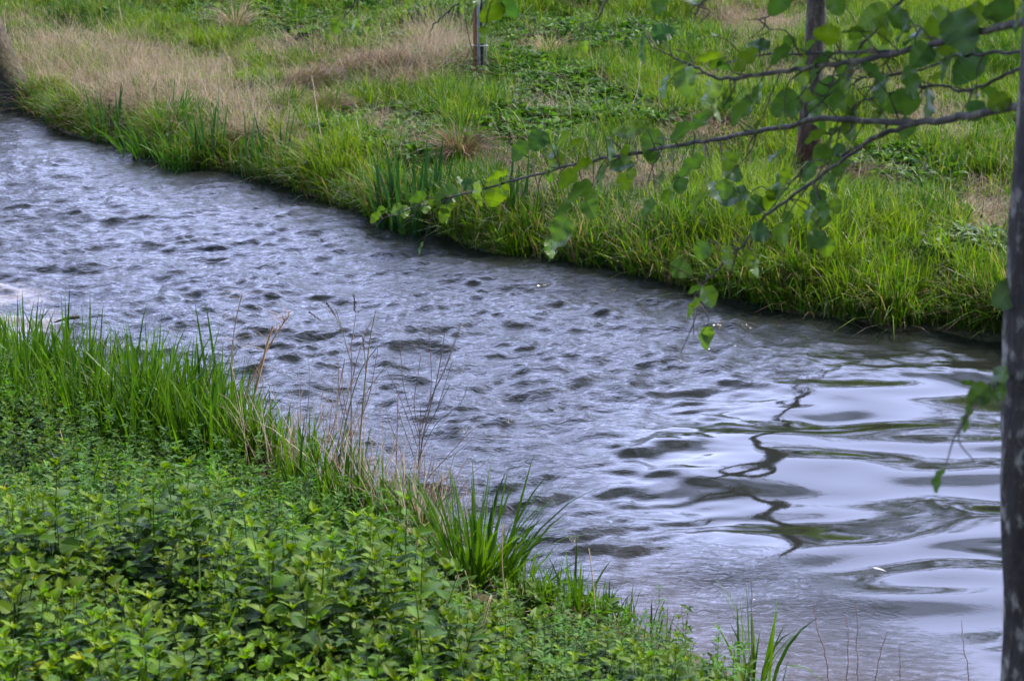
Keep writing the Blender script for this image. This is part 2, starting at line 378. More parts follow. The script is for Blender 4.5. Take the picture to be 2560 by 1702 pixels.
wc = np.array([.018, .020, .016])[None] * (1 + .0 * wx[:, None]) + np.array([.34, .29, .28])[None] * np.clip(pale, 0, 1)[:, None] * .7 + np.array([.05, .036, .036])[None] * shal[:, None]
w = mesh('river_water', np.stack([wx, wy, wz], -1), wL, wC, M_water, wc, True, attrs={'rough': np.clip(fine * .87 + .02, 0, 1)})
w.name = 'water'; tag(w, kind='structure')

# ------------------------------------------------------------------ far bank vegetation
DRY = [(120, 200, 260, 110, 8), (420, 280, 330, 75, 18), (640, 330, 160, 60, 20), (60, 120, 150, 60, 0), (330, 170, 300, 60, 6), (900, 190, 260, 50, -8), (1050, 140, 130, 75, 0), (800, 130, 200, 40, 0),
       (1480, 500, 190, 55, 8), (1640, 455, 90, 40, 0), (1290, 420, 120, 50, 20), (2130, 455, 90, 40, 0), (2470, 530, 90, 70, 20), (1890, 60, 120, 70, 0), (1360, 130, 80, 40, 0), (2000, 210, 300, 30, 0), (560, 60, 60, 40, 0),
       (1170, 590, 130, 30, 15), (1350, 300, 60, 30, 0), (1720, 330, 120, 40, 0), (2350, 300, 120, 60, 0), (1000, 330, 90, 40, 0), (60, 70, 60, 40, 0), (1500, 560, 160, 30, 12)]
HERB = [(1400, 250, 260, 75, 12), (1250, 170, 120, 40, 0), (1330, 330, 150, 50, 10), (640, 60, 330, 35, 3), (1330, 90, 170, 40, 0), (2420, 640, 110, 45, 0), (1250, 340, 90, 30, 0), (2200, 440, 170, 45, 0), (1620, 110, 120, 40, 0), (960, 330, 140, 40, 0), (1000, 20, 200, 40, 0), (1080, 380, 100, 30, 0)]
BARE = [(2130, 450, 80, 26, 0), (880, 180, 170, 28, -8), (800, 265, 80, 40, 20), (2480, 560, 80, 40, 20), (1230, 430, 80, 25, 0)]
def cov(px, py, lst, soft=.8):
    r = np.zeros_like(px)
    for e in lst: r = np.maximum(r, ell(px, py, *e, soft))
    return r
def scatter(n, x0, x1, y0, y1): return RNG.uniform(x0, x1, n), RNG.uniform(y0, y1, n)
# tufts
x, y = scatter(135000, -11.5, 9.2, 9.5, 30)
x = x * np.clip(y, 9, 29) / 26.0
keep = (RNG.random(len(x)) < np.clip(y / 26.0, .45, 1.0)) 
x, y = x[keep], y[keep]
df = dfar(x, y); k = (df > 0.02); x, y, df = x[k], y[k], df[k]
z = height(x, y); qx, qy, qd = topix(np.stack([x, y, z], -1))
k = (qx > -1250) & (qx < 3000); x, y, z, df, qx, qy = x[k], y[k], z[k], df[k], qx[k], qy[k]
print('far tufts', len(x))
pn = (fbm(x, y, .5, 2) - .5) * 120
dry = cov(qx + pn, qy + pn * .35, DRY); herb = cov(qx + pn, qy + pn * .35, HERB); bare = cov(qx, qy, BARE)
dry = np.clip(dry * .95 + (fbm(x, y, .9, 12) > .62) * .25 + .15, 0, 1) * (1 - .75 * sm(1 - df / .25))
isdry = RNG.random(len(x)) < dry * (.22 + .64 * sm((fbm(x, y, .35, 13) - .4) * 6))
isherb = (~isdry) & (RNG.random(len(x)) < herb * .85)
drop = RNG.random(len(x)) < bare * .75
drop |= (ell(qx, qy, 2033, 458, 50, 34, 0, .3) > .5) | (ell(qx, qy, 1200, 208, 40, 24, 0, .3) > .5)
G = ~isdry & ~isherb & ~drop & (RNG.random(len(x)) < .35 + 1.1 * fbm(x, y, .28, 90))
clump = np.clip(fbm(x, y, .5, 20) * .55 + fbm(x, y, .2, 21) * .6 - .08 + RNG.normal(0, .10, len(x)), .02, 1)
def tuft_blades(x, y, z, nb, spread, hlo, hhi, hmul, wlo, whi, leanr, bendr, colf):
    n = len(x); r = np.repeat(np.arange(n), nb); N = len(r)
    a = RNG.uniform(0, 2 * np.pi, N); rr = np.sqrt(RNG.random(N)) * spread
    bx = x[r] + np.cos(a) * rr; by = y[r] + np.sin(a) * rr
    base = np.stack([bx, by, np.maximum(height(bx, by), -.05) - .01], -1)
    phi = a + RNG.normal(0, .5, N) + 0.0
    h = RNG.uniform(hlo, hhi, N) * hmul[r]
    cc_, ct_ = colf(r, N)
    return blades(base, h, RNG.uniform(wlo, whi, N), phi, np.abs(RNG.normal(*leanr, N)), np.abs(RNG.normal(*bendr, N)), cc_, tipc=ct_)
GC1 = np.array([.165, .27, .006]); GC2 = np.array([.035, .11, .010]); GC3 = np.array([.21, .25, .03])
def green_col(r, N, lx, ly):
    pt = RNG.normal(0, .3, len(lx)); t = np.clip(fbm(lx, ly, 1.0, 30)[r] * 1.6 - .4 + pt[r] + RNG.normal(0, .14, N), 0, 1)[:, None]; u = (RNG.random(N) < .16)[:, None]
    c = GC2 * (1 - t) + GC1 * t; c = np.where(u, GC3, c) * RNG.uniform(.8, 1.2, (N, 1)); return c, c * np.array([1.15, 1.08, .9])
def dry_col(r, N):
    t = RNG.random((N, 1)); t = np.clip(t * .7 + RNG.random((lxd := int(r.max()) + 1, 1))[r] * .35, 0, 1); c = np.array([.20, .14, .08]) * (1 - t) + np.array([.58, .47, .32]) * t; return c, c * 1.05
farside = Geo()
gxm, gym, gzm, gdf, gcl = x[G], y[G], z[G], df[G], clump[G]
hm = (.22 + 1.55 * gcl) * (1 + .25 * sm(1 - gdf / .9)) 
# the bright tall strip on the right half of the bank
strip = ell(qx[G], qy[G], 1950, 640, 620, 120, 9, .5)
hm *= 1 + .25 * strip
hm *= np.where(dry[G] > .5, .7, 1); hm *= 1 - sm(1 - gdf / .5) * (1 - np.clip(fbm(gxm, gym, .3, 61) * 2.2 - .35, .15, 1.25))
farside.add(*tuft_blades(gxm, gym, gzm, 11, .05, .10, .27, hm, .006, .0115, (.16, .2), (.25, .32), lambda r, N: green_col(r, N, gxm, gym)))
far_grass = farside.build('meadow_grass', M_grass); tag(far_grass, 'bright green meadow grass covering the far bank of the stream', 'grass', kind='stuff')
dx_, dy_, dz_ = x[isdry & ~drop], y[isdry & ~drop], z[isdry & ~drop]
dg = Geo(); dh = .55 + .9 * fbm(dx_, dy_, .8, 40)
spray = np.maximum.reduce([ell(*topix(np.stack([dx_, dy_, dz_], -1))[:2], 1060, 165, 110, 60, 0, .5) * 1.3, ell(*topix(np.stack([dx_, dy_, dz_], -1))[:2], 380, 250, 330, 90, 15, .5) * .7])
dg.add(*tuft_blades(dx_, dy_, dz_, 9, .12, .10, .26, dh * (1 + .6 * spray), .003, .0065, (.8, .3), (.35, .4), dry_col))
k = RNG.random(len(dx_)) < .12 + .35 * spray
dg.add(*tuft_blades(dx_[k], dy_[k], dz_[k], 3, .08, .3, .55, (dh * (1 + .4 * spray))[k], .0022, .004, (.3, .3), (.3, .3), dry_col))
ob = dg.build('dry_grass', M_dry); tag(ob, 'pale straw coloured dead grass lying among the green on the far bank', 'dry grass', kind='stuff')

# litter of brown short bits in the bare patches and through the meadow
lx, ly = scatter(60000, -8, 8, 9.5, 27); lx = lx * ly / 26
k = dfar(lx, ly) > .05; lx, ly = lx[k], ly[k]; lz = height(lx, ly); ax, ay, _ = topix(np.stack([lx, ly, lz], -1))
k = (RNG.random(len(lx)) < .3 + .7 * np.maximum(cov(ax, ay, BARE), cov(ax, ay, DRY) * .5)) & (ax > -200) & (ax < 2760); lx, ly, lz = lx[k], ly[k], lz[k]; N = len(lx)
c = np.array([.17, .11, .06]) * RNG.uniform(.4, 2.6, (N, 1))
lg = Geo(); lg.add(*blades(np.stack([lx, ly, lz + .01 + RNG.uniform(0, .05, N)], -1), RNG.uniform(.06, .2, N), RNG.uniform(.004, .009, N), RNG.uniform(0, 6.28, N), RNG.uniform(.8, 1.2, N), RNG.uniform(0, .3, N), c))
ob = lg.build('plant_litter', M_dry); tag(ob, 'matted brown dead leaves and stems between the grass tufts', 'plant litter', kind='stuff')

# herbs: rosettes of small leaves
def herb_template(nl, seed, narrow=False):
    r = random.Random(seed); g_ = Geo()
    for i in range(nl):
        a = r.uniform(0, 6.28); el = r.uniform(.1, 1.1); hgt = r.uniform(.02, .9)
        lf = leafT(r.uniform(.3, .5), .32 if narrow else .72, 0, .3, r.uniform(.1, .6), 4, (1, 1, 1))
        d = np.array([math.cos(a) * math.cos(el), math.sin(a) * math.cos(el), math.sin(el) * .7])
        v = r.uniform(.65, 1.35); g_.addT(lf, np.array([math.cos(a) * .12, math.sin(a) * .12, hgt * .6]), rot_to(d, r.uniform(-.5, .5)), 1, (v, v, v * .9))
    return g_.arr()
HT = [herb_template(13, s_) for s_ in range(5)]
def scatter_templates(TL, x, y, z, slo, shi, cols, name, mat, tilt=.2):
    g_ = Geo(); n = len(x); which = RNG.integers(0, len(TL), n)
    for i, T in enumerate(TL):
        k = which == i; m_ = k.sum()
        if not m_: continue
        R = rotz(RNG.uniform(0, 6.28, m_)); ta = RNG.normal(0, tilt, m_); c, s_ = np.cos(ta), np.sin(ta); zz = np.zeros(m_); oo = np.ones(m_)
        RX = np.stack([np.stack([oo, zz, zz], -1), np.stack([zz, c, -s_], -1), np.stack([zz, s_, c], -1)], -2)
        g_.add(*bake(T, np.stack([x[k], y[k], z[k]], -1), np.einsum('kij,kjl->kil', RX, R), RNG.uniform(slo, shi, m_), cols[k]))
    return g_.build(name, mat)
k = isherb & ~drop; hx, hy, hz = x[k], y[k], z[k]
hx = np.repeat(hx, 2) + RNG.normal(0, .06, 2 * k.sum()); hy = np.repeat(hy, 2) + RNG.normal(0, .06, 2 * k.sum()); hz = height(hx, hy)
t = RNG.random((len(hx), 1)); hc = np.array([.028, .085, .02]) * (1 - t) + np.array([.10, .20, .02]) * t
wh = ell(*topix(np.stack([hx, hy, hz], -1))[:2], 2420, 640, 110, 45, 0, .6)[:, None]; hc = hc * (1 - wh * .7) + np.array([.22, .27, .2]) * wh * .7
ob = scatter_templates(HT, hx, hy, hz, .08, .19, hc, 'meadow_herbs', M_herb); tag(ob, 'low dark green broad leaved weeds spread through the far meadow', 'weeds', kind='stuff')

# fringe on the water's edge: longer drooping blades
ex = RNG.uniform(-9, 4.2, 4200); ey = yfar(ex) + RNG.uniform(-.05, .28, len(ex)); ez = height(ex, ey)
k = (fbm(ex, ey, .28, 62) > .46) | (RNG.random(len(ex)) < .3); ex, ey, ez = ex[k], ey[k], ez[k]
eg = Geo(); n = len(ex); eh = .15 + 1.7 * fbm(ex, ey, .3, 50)
def fringe_col(r, N):
    t = RNG.random((N, 1)) ** 1.2; c = GC2 * (1 - t) + GC1 * t; d = (RNG.random(N) < .22)[:, None]; c = np.where(d, np.array([.26, .18, .11]) * RNG.uniform(.5, 1.4, (N, 1)), c); return c, c * 1.1
r = np.repeat(np.arange(n), 8); N = len(r)
base = np.stack([ex[r] + RNG.normal(0, .04, N), ey[r] + RNG.normal(0, .03, N), np.maximum(ez[r], -.03)], -1); c, tcx_ = fringe_col(r, N)
phi = np.where(RNG.random(N) < .6, RNG.normal(-2.2, .7, N), RNG.uniform(0, 6.28, N))
eg.add(*blades(base, RNG.uniform(.15, .34, N) * eh[r], RNG.uniform(.005, .011, N), phi, np.abs(RNG.normal(.25, .25, N)), np.abs(RNG.normal(.3, .35, N)), c, tipc=tcx_))
ob = eg.build('bank_fringe_grass', M_grass); tag(ob, 'green and brown grass fringe hanging over the waterline of the far bank', 'grass', kind='stuff')

# ------------------------------------------------------------------ single clumps on the far bank
def clump_obj(name, px_, py_, nb, hlo, hhi, spread, w0, w1, cA, cB, label, cat, lean=(.15, .15), bend=(.15, .2), mat=None, group=None, point=None, wetz=False, sd=0):
    P = np.array(point if point is not None else gp(px_, py_))
    if 'iris' in name: P[1] -= .10; P[0] -= .04
    P[2] = max(P[2], -.02) if not wetz else -.02
    rt = empty(name, P); tag(rt, label, cat, group)
    a = RNG.uniform(0, 6.28, nb); rr = np.sqrt(RNG.random(nb)) * spread
    base = np.stack([np.cos(a) * rr, np.sin(a) * rr, np.zeros(nb) - .02], -1) + P
    base[:, 2] = np.maximum(height(base[:, 0], base[:, 1]), -.05) - .01
    t = RNG.random((nb, 1)); c = np.array(cA) * (1 - t) + np.array(cB) * t
    g_ = Geo(); g_.add(*blades(base, RNG.uniform(hlo, hhi, nb), RNG.uniform(w0, w1, nb), a + RNG.normal(0, .4, nb), np.abs(RNG.normal(*lean, nb)), np.abs(RNG.normal(*bend, nb)), c, ts=(0, .25, .5, .75, 1), prof=(.8, 1, .9, .6, 0)))
    g_.build('foliage', mat or M_grass, rt); return rt
IA, IB = (.018, .065, .022), (.045, .125, .022)
clump_obj('iris_clump', 1040, 560, 60, .32, .68, .26, .022, .036, IA, IB, 'dark bluish green broad leaved clump standing in the water at the far bank', 'iris clump', (.1, .08), (.06, .08), wetz=True)
for i, (a, b, nb, hh, lab) in enumerate([(545, 402, 12, .55, 'dark spear leaved clump behind the bright reeds on the far waterline'), (640, 425, 9, .5, 'small dark spear leaved clump under the pale dead grass slope'), (290, 340, 14, .5, 'dark spear leaved clump nearest the leaning trunk'), (700, 440, 9, .5, 'slim dark spear leaved clump beside the tall pale stalk'), (1285, 520, 10, .4, 'small dark spear leaved clump below the overhanging branch tip')]):
    clump_obj('iris_clump', a, b, nb, hh * .75, hh * 1.25, .13, .018, .030, IA, IB, lab, 'iris clump', (.08, .08), (.05, .08), group='dark spear leaved clumps along the far waterline')
clump_obj('reed_clump', 390, 385, 130, .25, .5, .3, .009, .016, (.05, .15, .02), (.11, .25, .02), 'bright green broad bladed clump leaning over the far waterline', 'reed clump', (.15, .15), (.3, .25))
clump_obj('reed_clump', 470, 410, 110, .2, .42, .28, .009, .014, (.05, .15, .02), (.10, .22, .02), 'green broad bladed clump just right of the leaning bright clump', 'reed clump', (.12, .12), (.2, .2))
def tussock(px_, py_, nb, hh, r0, label, cA, cB, up=.0):
    P = gp(px_, py_); rt = empty('tussock', P); tag(rt, label, 'grass tussock', 'dead tussocks on the far meadow')
    a = RNG.uniform(0, 6.28, nb); base = np.stack([P[0] + np.cos(a) * .05, P[1] + np.sin(a) * .05, np.full(nb, P[2] - .02) + RNG.uniform(0, hh * .4, nb)], -1)
    t = RNG.random((nb, 1)); c = np.array(cA) * (1 - t) + np.array(cB) * t
    g_ = Geo(); g_.add(*blades(base, RNG.uniform(hh * .8, hh * 1.4, nb), RNG.uniform(.004, .009, nb), a, np.abs(RNG.normal(.35, .2, nb)), np.abs(RNG.normal(.75, .3, nb)), c, ts=(0, .25, .5, .75, 1), prof=(1, 1, .9, .6, 0)))
    k = nb // 4; a = RNG.uniform(0, 6.28, k); base = np.stack([P[0] + np.cos(a) * .1 * r0 * 3, P[1] + np.sin(a) * .1 * r0 * 3, np.full(k, P[2])], -1)
    g_.build('dead_blades', M_dry, rt)
    g2 = Geo(); cg = np.tile([.09, .17, .02], (k, 1)) * RNG.uniform(.6, 1.2, (k, 1)); g2.add(*blades(base, RNG.uniform(hh, hh * 1.7, k), RNG.uniform(.004, .007, k), a, np.abs(RNG.normal(.15, .1, k)), np.abs(RNG.normal(.1, .1, k)), cg))
    g2.build('green_blades', M_grass, rt)
tussock(1150, 412, 420, .27, .35, 'brown drooping dead tussock like a little haystack in mid meadow', (.10, .05, .03), (.36, .22, .13))
tussock(815, 300, 260, .24, .3, 'olive and brown tussock near the waterline left of centre', (.14, .11, .03), (.34, .27, .10))
tussock(590, 85, 150, .36, .2, 'pale straw tussock rising by the top edge of the meadow', (.36, .24, .15), (.6, .45, .3))
tussock(1375, 150, 110, .26, .2, 'small folded straw tussock right of the staked sapling', (.40, .29, .15), (.65, .5, .3))

# ------------------------------------------------------------------ near bank
def near_strip(n, x, y, hlo, hhi, nb, wlo, whi, cA, cB, spread=.05, lean=(.12, .1), bend=(.12, .15)):
    r = np.repeat(np.arange(len(x)), nb); N = len(r); a = RNG.uniform(0, 6.28, N)
    bx = x[r] + np.cos(a) * spread * RNG.random(N); by = y[r] + np.sin(a) * spread * RNG.random(N)
    base = np.stack([bx, by, np.maximum(height(bx, by), -.04) - .01], -1); t = RNG.random((N, 1)); c = np.array(cA) * (1 - t) + np.array(cB) * t
    hm_ = (.35 + 1.2 * fbm(x, y, .28, 60))[r]
    return blades(base, RNG.uniform(hlo, hhi, N) * hm_, RNG.uniform(wlo, whi, N), a, np.abs(RNG.normal(*lean, N)), np.abs(RNG.normal(*bend, N)), c, ts=(0, .25, .5, .78, 1), prof=(.8, 1, .9, .55, 0), tipc=c * 1.15)
NA, NB = (.022, .07, .008), (.105, .205, .006)
sg = Geo()
def pxstrip(n, pts, w):
    """points along a pixel polyline (on ground), jittered"""
    t = RNG.random(n) * (len(pts) - 1); i = t.astype(int); f = t - i; P = np.array([gp(*p)[:2] for p in pts]); b = P[i] * (1 - f)[:, None] + P[np.minimum(i + 1, len(pts) - 1)] * f[:, None]
    return b[:, 0] + RNG.normal(0, w, n), b[:, 1] + RNG.normal(0, w, n)
x1, y1 = pxstrip(440, [(-1400, 640), (-1000, 720), (-600, 800), (-350, 870), (-150, 930), (0, 965), (150, 1005), (300, 1050), (450, 1090), (560, 1120)], .13)
sg.add(*near_strip(0, x1, y1, .22, .55, 6, .009, .018, NA, NB))
x1, y1 = pxstrip(140, [(-100, 1010), (100, 1055), (300, 1100), (480, 1140), (640, 1175)], .12)
sg.add(*near_strip(0, x1, y1, .25, .55, 6, .009, .017, NA, NB))
x1, y1 = pxstrip(130, [(600, 1140), (720, 1200), (850, 1270), (1000, 1330), (1080, 1370)], .09)
sg.add(*near_strip(0, x1, y1, .16, .42, 5, .007, .013, NA, NB))
x1, y1 = pxstrip(60, [(1300, 1500), (1400, 1520), (1500, 1540), (1600, 1590)], .06)
sg.add(*near_strip(0, x1, y1, .1, .22, 4, .005, .009, NA, NB))
k = RNG.random(7000) < .10; gx_, gy_ = scatter(7000, -4.6, 1.2, 2.8, 9.0); k &= (dnear(gx_, gy_) > .3); _, gpy, _ = topix(np.stack([gx_, gy_, height(gx_, gy_) + .3], -1)); gpx = topix(np.stack([gx_, gy_, height(gx_, gy_)], -1))[0]
k &= gpy > np.interp(gpx, [-300, 0, 270, 650, 1000, 1180, 1500, 1960], [850, 930, 1080, 1200, 1350, 1560, 1560, 1750])
sg.add(*near_strip(0, gx_[k], gy_[k], .2, .42, 3, .005, .010, NA, NB, lean=(.2, .15), bend=(.3, .25)))
ob = sg.build('bank_grass', M_grass); tag(ob, 'tall green grass growing along the waterline of the near bank', 'grass', kind='stuff')
# dead stems among it
sg = Geo()
x1, y1 = pxstrip(110, [(-50, 960), (200, 1030), (400, 1090), (640, 1150)], .12)
sg.add(*near_strip(0, x1, y1, .2, .5, 2, .003, .006, (.25, .16, .09), (.5, .38, .25), lean=(.3, .25)))
x1, y1 = pxstrip(130, [(640, 1160), (800, 1240), (950, 1310), (1080, 1370)], .08)
sg.add(*near_strip(0, x1, y1, .2, .6, 3, .003, .006, (.28, .21, .15), (.6, .48, .36), lean=(.22, .2)))
x1, y1 = pxstrip(150, [(900, 1440), (1050, 1500), (1150, 1530), (1300, 1560), (1500, 1560)], .09)
sg.add(*near_strip(0, x1, y1, .06, .2, 3, .003, .006, (.15, .09, .05), (.4, .3, .2), lean=(.9, .3)))
x1, y1 = pxstrip(160, [(1040, 1180), (1080, 1330), (1110, 1420)], .08)
sg.add(*near_strip(0, x1, y1, .08, .3, 3, .003, .006, (.2, .12, .08), (.45, .33, .22), lean=(.6, .4)))
ob = sg.build('dead_stems', M_dry); tag(ob, 'thin straw coloured dead stems mixed into the near waterline grass', 'dead stems', kind='stuff')

clump_obj('grass_clump', 1190, 1455, 110, .26, .58, .13, .010, .017, NA, NB, 'tall bright green grass clump at the near waterline, widest of its kind', 'grass clump', (.24, .16), (.18, .18))
clump_obj('grass_clump', 1290, 1480, 60, .16, .32, .11, .007, .012, NA, NB, 'short grass clump hugging the right foot of the tallest near clump', 'grass clump', (.25, .2), (.2, .2))
clump_obj('grass_clump', 1440, 1540, 6, .22, .34, .04, .010, .014, NA, NB, 'sparse few bladed grass shoot between the clump and the open water', 'grass clump', (.2, .15), (.1, .1))
clump_obj('grass_clump', 1885, 1712, 22, .26, .48, .07, .010, .015, NA, NB, 'slender upright grass clump against the water at bottom right', 'grass clump', (.12, .1), (.2, .2))
clump_obj('grass_clump', 520, 1790, 16, .35, .6, .10, .012, .018, NA, NB, 'broad bladed grass clump poking out of the nettles at the bottom edge', 'grass clump', (.2, .1), (.15, .15))
clump_obj('grass_clump', 745, 1700, 8, .35, .55, .05, .010, .014, NA, NB, 'few tall grass blades rising from the middle of the nettles', 'grass clump', (.1, .1), (.1, .1))

# nettles
def nettle_template(seed, hh):
    r = random.Random(seed); g_ = Geo(); nodes = int(hh / .045)
    lx_, ly_ = r.uniform(-.05, .05), r.uniform(-.05, .05)
    st = [np.array([lx_ * t * t, ly_ * t * t, hh * t]) for t in np.linspace(0, 1, 5)]
    g_.add(*tube(st, [.0028, .0026, .0022, .0017, .001], 4, (.09, .13, .03), False))
    for i in range(2, nodes + 1):
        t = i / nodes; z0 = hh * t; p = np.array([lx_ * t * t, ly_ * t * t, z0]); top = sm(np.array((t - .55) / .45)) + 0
        L_ = (.075 * (1 - .55 * max(0, (t - .6) / .4)) * (.6 + .4 * min(1, t / .35))) * r.uniform(.8, 1.15)
        for sgn in (0, math.pi):
            a = i * math.pi / 2 + sgn + r.uniform(-.25, .25); el = .15 + .55 * float(top) + r.uniform(-.15, .15)
            d = np.array([math.cos(a) * math.cos(el), math.sin(a) * math.cos(el), math.sin(el)])
            pet = p + d * .012
            lf = leafT(L_, .72, 7, .2, r.uniform(.15, .5), 8, (1, 1, 1), 'ovate')
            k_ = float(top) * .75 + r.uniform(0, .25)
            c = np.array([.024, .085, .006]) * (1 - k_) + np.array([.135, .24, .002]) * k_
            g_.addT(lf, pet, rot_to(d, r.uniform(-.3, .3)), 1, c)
    for q in range(4):
        a = q * 1.57 + .4; d = np.array([math.cos(a) * .5, math.sin(a) * .5, .8]); lf = leafT(.026, .5, 3, .3, .2, 6, (1, 1, 1), 'ovate')
        g_.addT(lf, np.array([lx_, ly_, hh]), rot_to(d), 1, (.15, .24, .005))
    return g_.arr()
NTT = [nettle_template(s_, h_) for s_, h_ in enumerate([.28, .34, .38, .42, .32, .25, .36, .3])]
def cleaver_template(seed):
    r = random.Random(seed); g_ = Geo(); hh = r.uniform(.12, .30); n_ = r.randint(4, 7)
    for i in range(n_):
        z0 = hh * (i + 1 + r.uniform(-.4, .3)) / n_
        for q in range(7):
            a = q * 6.283 / 7 + i * .4 + r.uniform(-.3, .3); z1 = z0 + r.uniform(-.012, .012); el = .15 + .6 * i / n_ + r.uniform(-.35, .35); d = np.array([math.cos(a) * math.cos(el), math.sin(a) * math.cos(el), math.sin(el)])
            g_.addT(leafT(.036 * (1 - .4 * i / n_) * r.uniform(.7, 1.4), r.uniform(.2, .42), 0, .2, .3, 3, (1, 1, 1), 'lance'), np.array([0, 0, z1]), rot_to(d), 1, (.085, .19, .02))
    g_.add(*tube([(0, 0, 0), (0, 0, hh)], [.0012, .0008], 3, (.07, .13, .03), False)); return g_.arr()
CT = [cleaver_template(s_) for s_ in range(9)]
# nettle region, on the near bank behind the grass
nx_, ny_ = scatter(64000, -6.9, 2.9, 2.2, 11.2)
dn = dnear(nx_, ny_); ax, ay, ad = topix(np.stack([nx_, ny_, height(nx_, ny_)], -1))
topx, topy, _ = topix(np.stack([nx_, ny_, height(nx_, ny_) + .40], -1))
bx_ = np.array([-1500, -300, 0, 120, 270, 420, 650, 760, 1000, 1090, 1180, 1320, 1500, 1700, 1830, 1960, 2100])
by_ = np.array([560, 820, 905, 950, 1065, 1105, 1170, 1225, 1330, 1420, 1560, 1550, 1540, 1598, 1685, 1800, 1950])
scl = np.zeros(len(nx_)); jit = RNG.normal(0, 12, len(nx_))
for lf_, sv_ in ((.10, .32), (.18, .5), (.27, .72), (.36, .95)):
    tx_, ty_, _ = topix(np.stack([nx_, ny_, height(nx_, ny_) + lf_], -1))
    scl = np.where(ty_ > np.interp(tx_, bx_, by_) + jit, sv_, scl)
inside = (scl > 0) & (dn > .04) & (topx > -1500) & (topx < 2400) & (topy < 2500)
gap = cov(ax, ay, [(1040, 1530, 190, 40, 6), (1230, 1580, 130, 30, 0), (820, 1400, 90, 45, 0)], .6)
dens = fbm(nx_, ny_, .5, 70)
inside &= RNG.random(len(nx_)) > gap * .96
print('nettle region', inside.sum())
clv = inside & ((RNG.random(len(nx_)) < .45) | (ell(topx, topy, 500, 1180, 420, 60, 12, .8) > RNG.random(len(nx_))) | (ell(ax, ay, 1080, 1380, 180, 90, 0, .8) > RNG.random(len(nx_))))
net = inside & ~clv & (RNG.random(len(nx_)) < .95)
cx_, cy_ = nx_[clv], ny_[clv]; cc = np.tile([1.0, 1, 1], (len(cx_), 1)) * RNG.uniform(.6, 1.3, (len(cx_), 1))
ob = scatter_templates(CT, cx_, cy_, height(cx_, cy_), .6, 1.15, cc, 'ground_cover', M_herb, .55); tag(ob, 'fine leaved bright green undergrowth filling the near bank', 'undergrowth', kind='stuff')
tx, ty = nx_[net], ny_[net]; sc_ = (.45 + .8 * fbm(tx, ty, .45, 72)) * (.82 + .42 * sm((ay[net] - 1350) / 300)) * np.where(ax[net] > 1300, .72, 1) * np.maximum(scl[net], .5)
# smaller beside the bare gap and close to the waterline
print('nettles', len(tx))
g_ = Geo(); which = RNG.integers(0, len(NTT), len(tx)); tz = height(tx, ty)
for i, T in enumerate(NTT):
    k = which == i; m_ = k.sum(); R = rotz(RNG.uniform(0, 6.28, m_)); ta = RNG.normal(0, .16, m_); c, s_ = np.cos(ta), np.sin(ta); zz = np.zeros(m_); oo = np.ones(m_)
    RX = np.stack([np.stack([oo, zz, zz], -1), np.stack([zz, c, -s_], -1), np.stack([zz, s_, c], -1)], -2)
    tn = RNG.uniform(.7, 1.15, (m_, 1)) * (.5 + .85 * fbm(tx[k], ty[k], .5, 76))[:, None] * np.where(RNG.random((m_, 1)) < .02, np.array([[1.6, 1.12, 1.0]]), 1.0) * np.stack([RNG.uniform(.85, 1.2, m_), np.ones(m_), RNG.uniform(.8, 1.6, m_)], -1)
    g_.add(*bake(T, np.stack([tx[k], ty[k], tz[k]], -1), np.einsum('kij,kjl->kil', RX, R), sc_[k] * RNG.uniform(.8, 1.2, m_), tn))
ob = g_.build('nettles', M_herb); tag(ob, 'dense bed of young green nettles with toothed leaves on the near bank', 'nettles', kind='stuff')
# low weeds in the gap
k = (RNG.random(len(nx_)) < .35) & (dn > .02) & (cov(ax, ay, [(1050, 1420, 260, 110, 15), (1150, 1540, 380, 60, 3)], .5) > RNG.random(len(nx_)))
kx, ky = nx_[k], ny_[k]; t = RNG.random((k.sum(), 1)); cc = np.array([.05, .12, .015]) * (1 - t) + np.array([.12, .2, .02]) * t
ob = scatter_templates(HT, kx, ky, height(kx, ky), .06, .14, cc, 'low_weeds', M_herb); tag(ob, 'small leafy weeds around the bare soil of the near bank', 'weeds', kind='stuff')

# ------------------------------------------------------------------ dry stalks, single plants
def stalk_from_px(pts, base_depth, r0, r1, col, g_, lean_d=0.0):
    """pts from the root upward in photo pixels, at about one distance"""
    P = [at(p[0], p[1], base_depth + lean_d * i / max(1, len(pts) - 1)) for i, p in enumerate(pts)]
    Q = spline(P, 4); g_.add(*tube(Q, np.linspace(r0, r1, len(Q)), 5, col)); return Q
def dpt(px_, py_):
    p = gp(px_, py_); return (p - CAM) @ FW, p
def plant_thing(name, label, cat, root_px, group=None):
    d, p = dpt(*root_px); rt = empty(name, p); tag(rt, label, cat, group); return d, rt
ST = (.34, .24, .17); STd = (.16, .12, .10); STo = (.42, .25, .13)
# two broken pale reeds in the left grass
d, rt = plant_thing('reed_stalk', 'tall thin pale reed with a frayed drooping head, leftmost dead stalk above the grass', 'dead reed', (575, 1120))
g_ = Geo(); Q = stalk_from_px([(575, 1120), (580, 1000), (580, 880), (590, 800), (605, 735)], d, .004, .0022, ST, g_); g_.build('stem', M_stalk, rt)
g_ = Geo()
for i in range(26):
    p = Q[-1 - random.randint(0, 7)]; a = random.uniform(0, 6.28); n_ = 1
    g_.add(*blades(np.array([p]), np.array([random.uniform(.04, .12)]), np.array([.004]), np.array([a]), np.array([random.uniform(.2, .8)]), np.array([random.uniform(.6, 1.8)]), np.array([[.42, .30, .19]]) * random.uniform(.6, 1.1)))
g_.build('frayed_head', M_dry, rt)
d, rt = plant_thing('reed_stalk', 'thick orange brown broken reed leaning right with shredded leaves', 'dead reed', (600, 1130))
g_ = Geo(); Q = stalk_from_px([(605, 1120), (630, 1010), (650, 930), (668, 860), (682, 815)], d, .0075, .006, STo, g_)
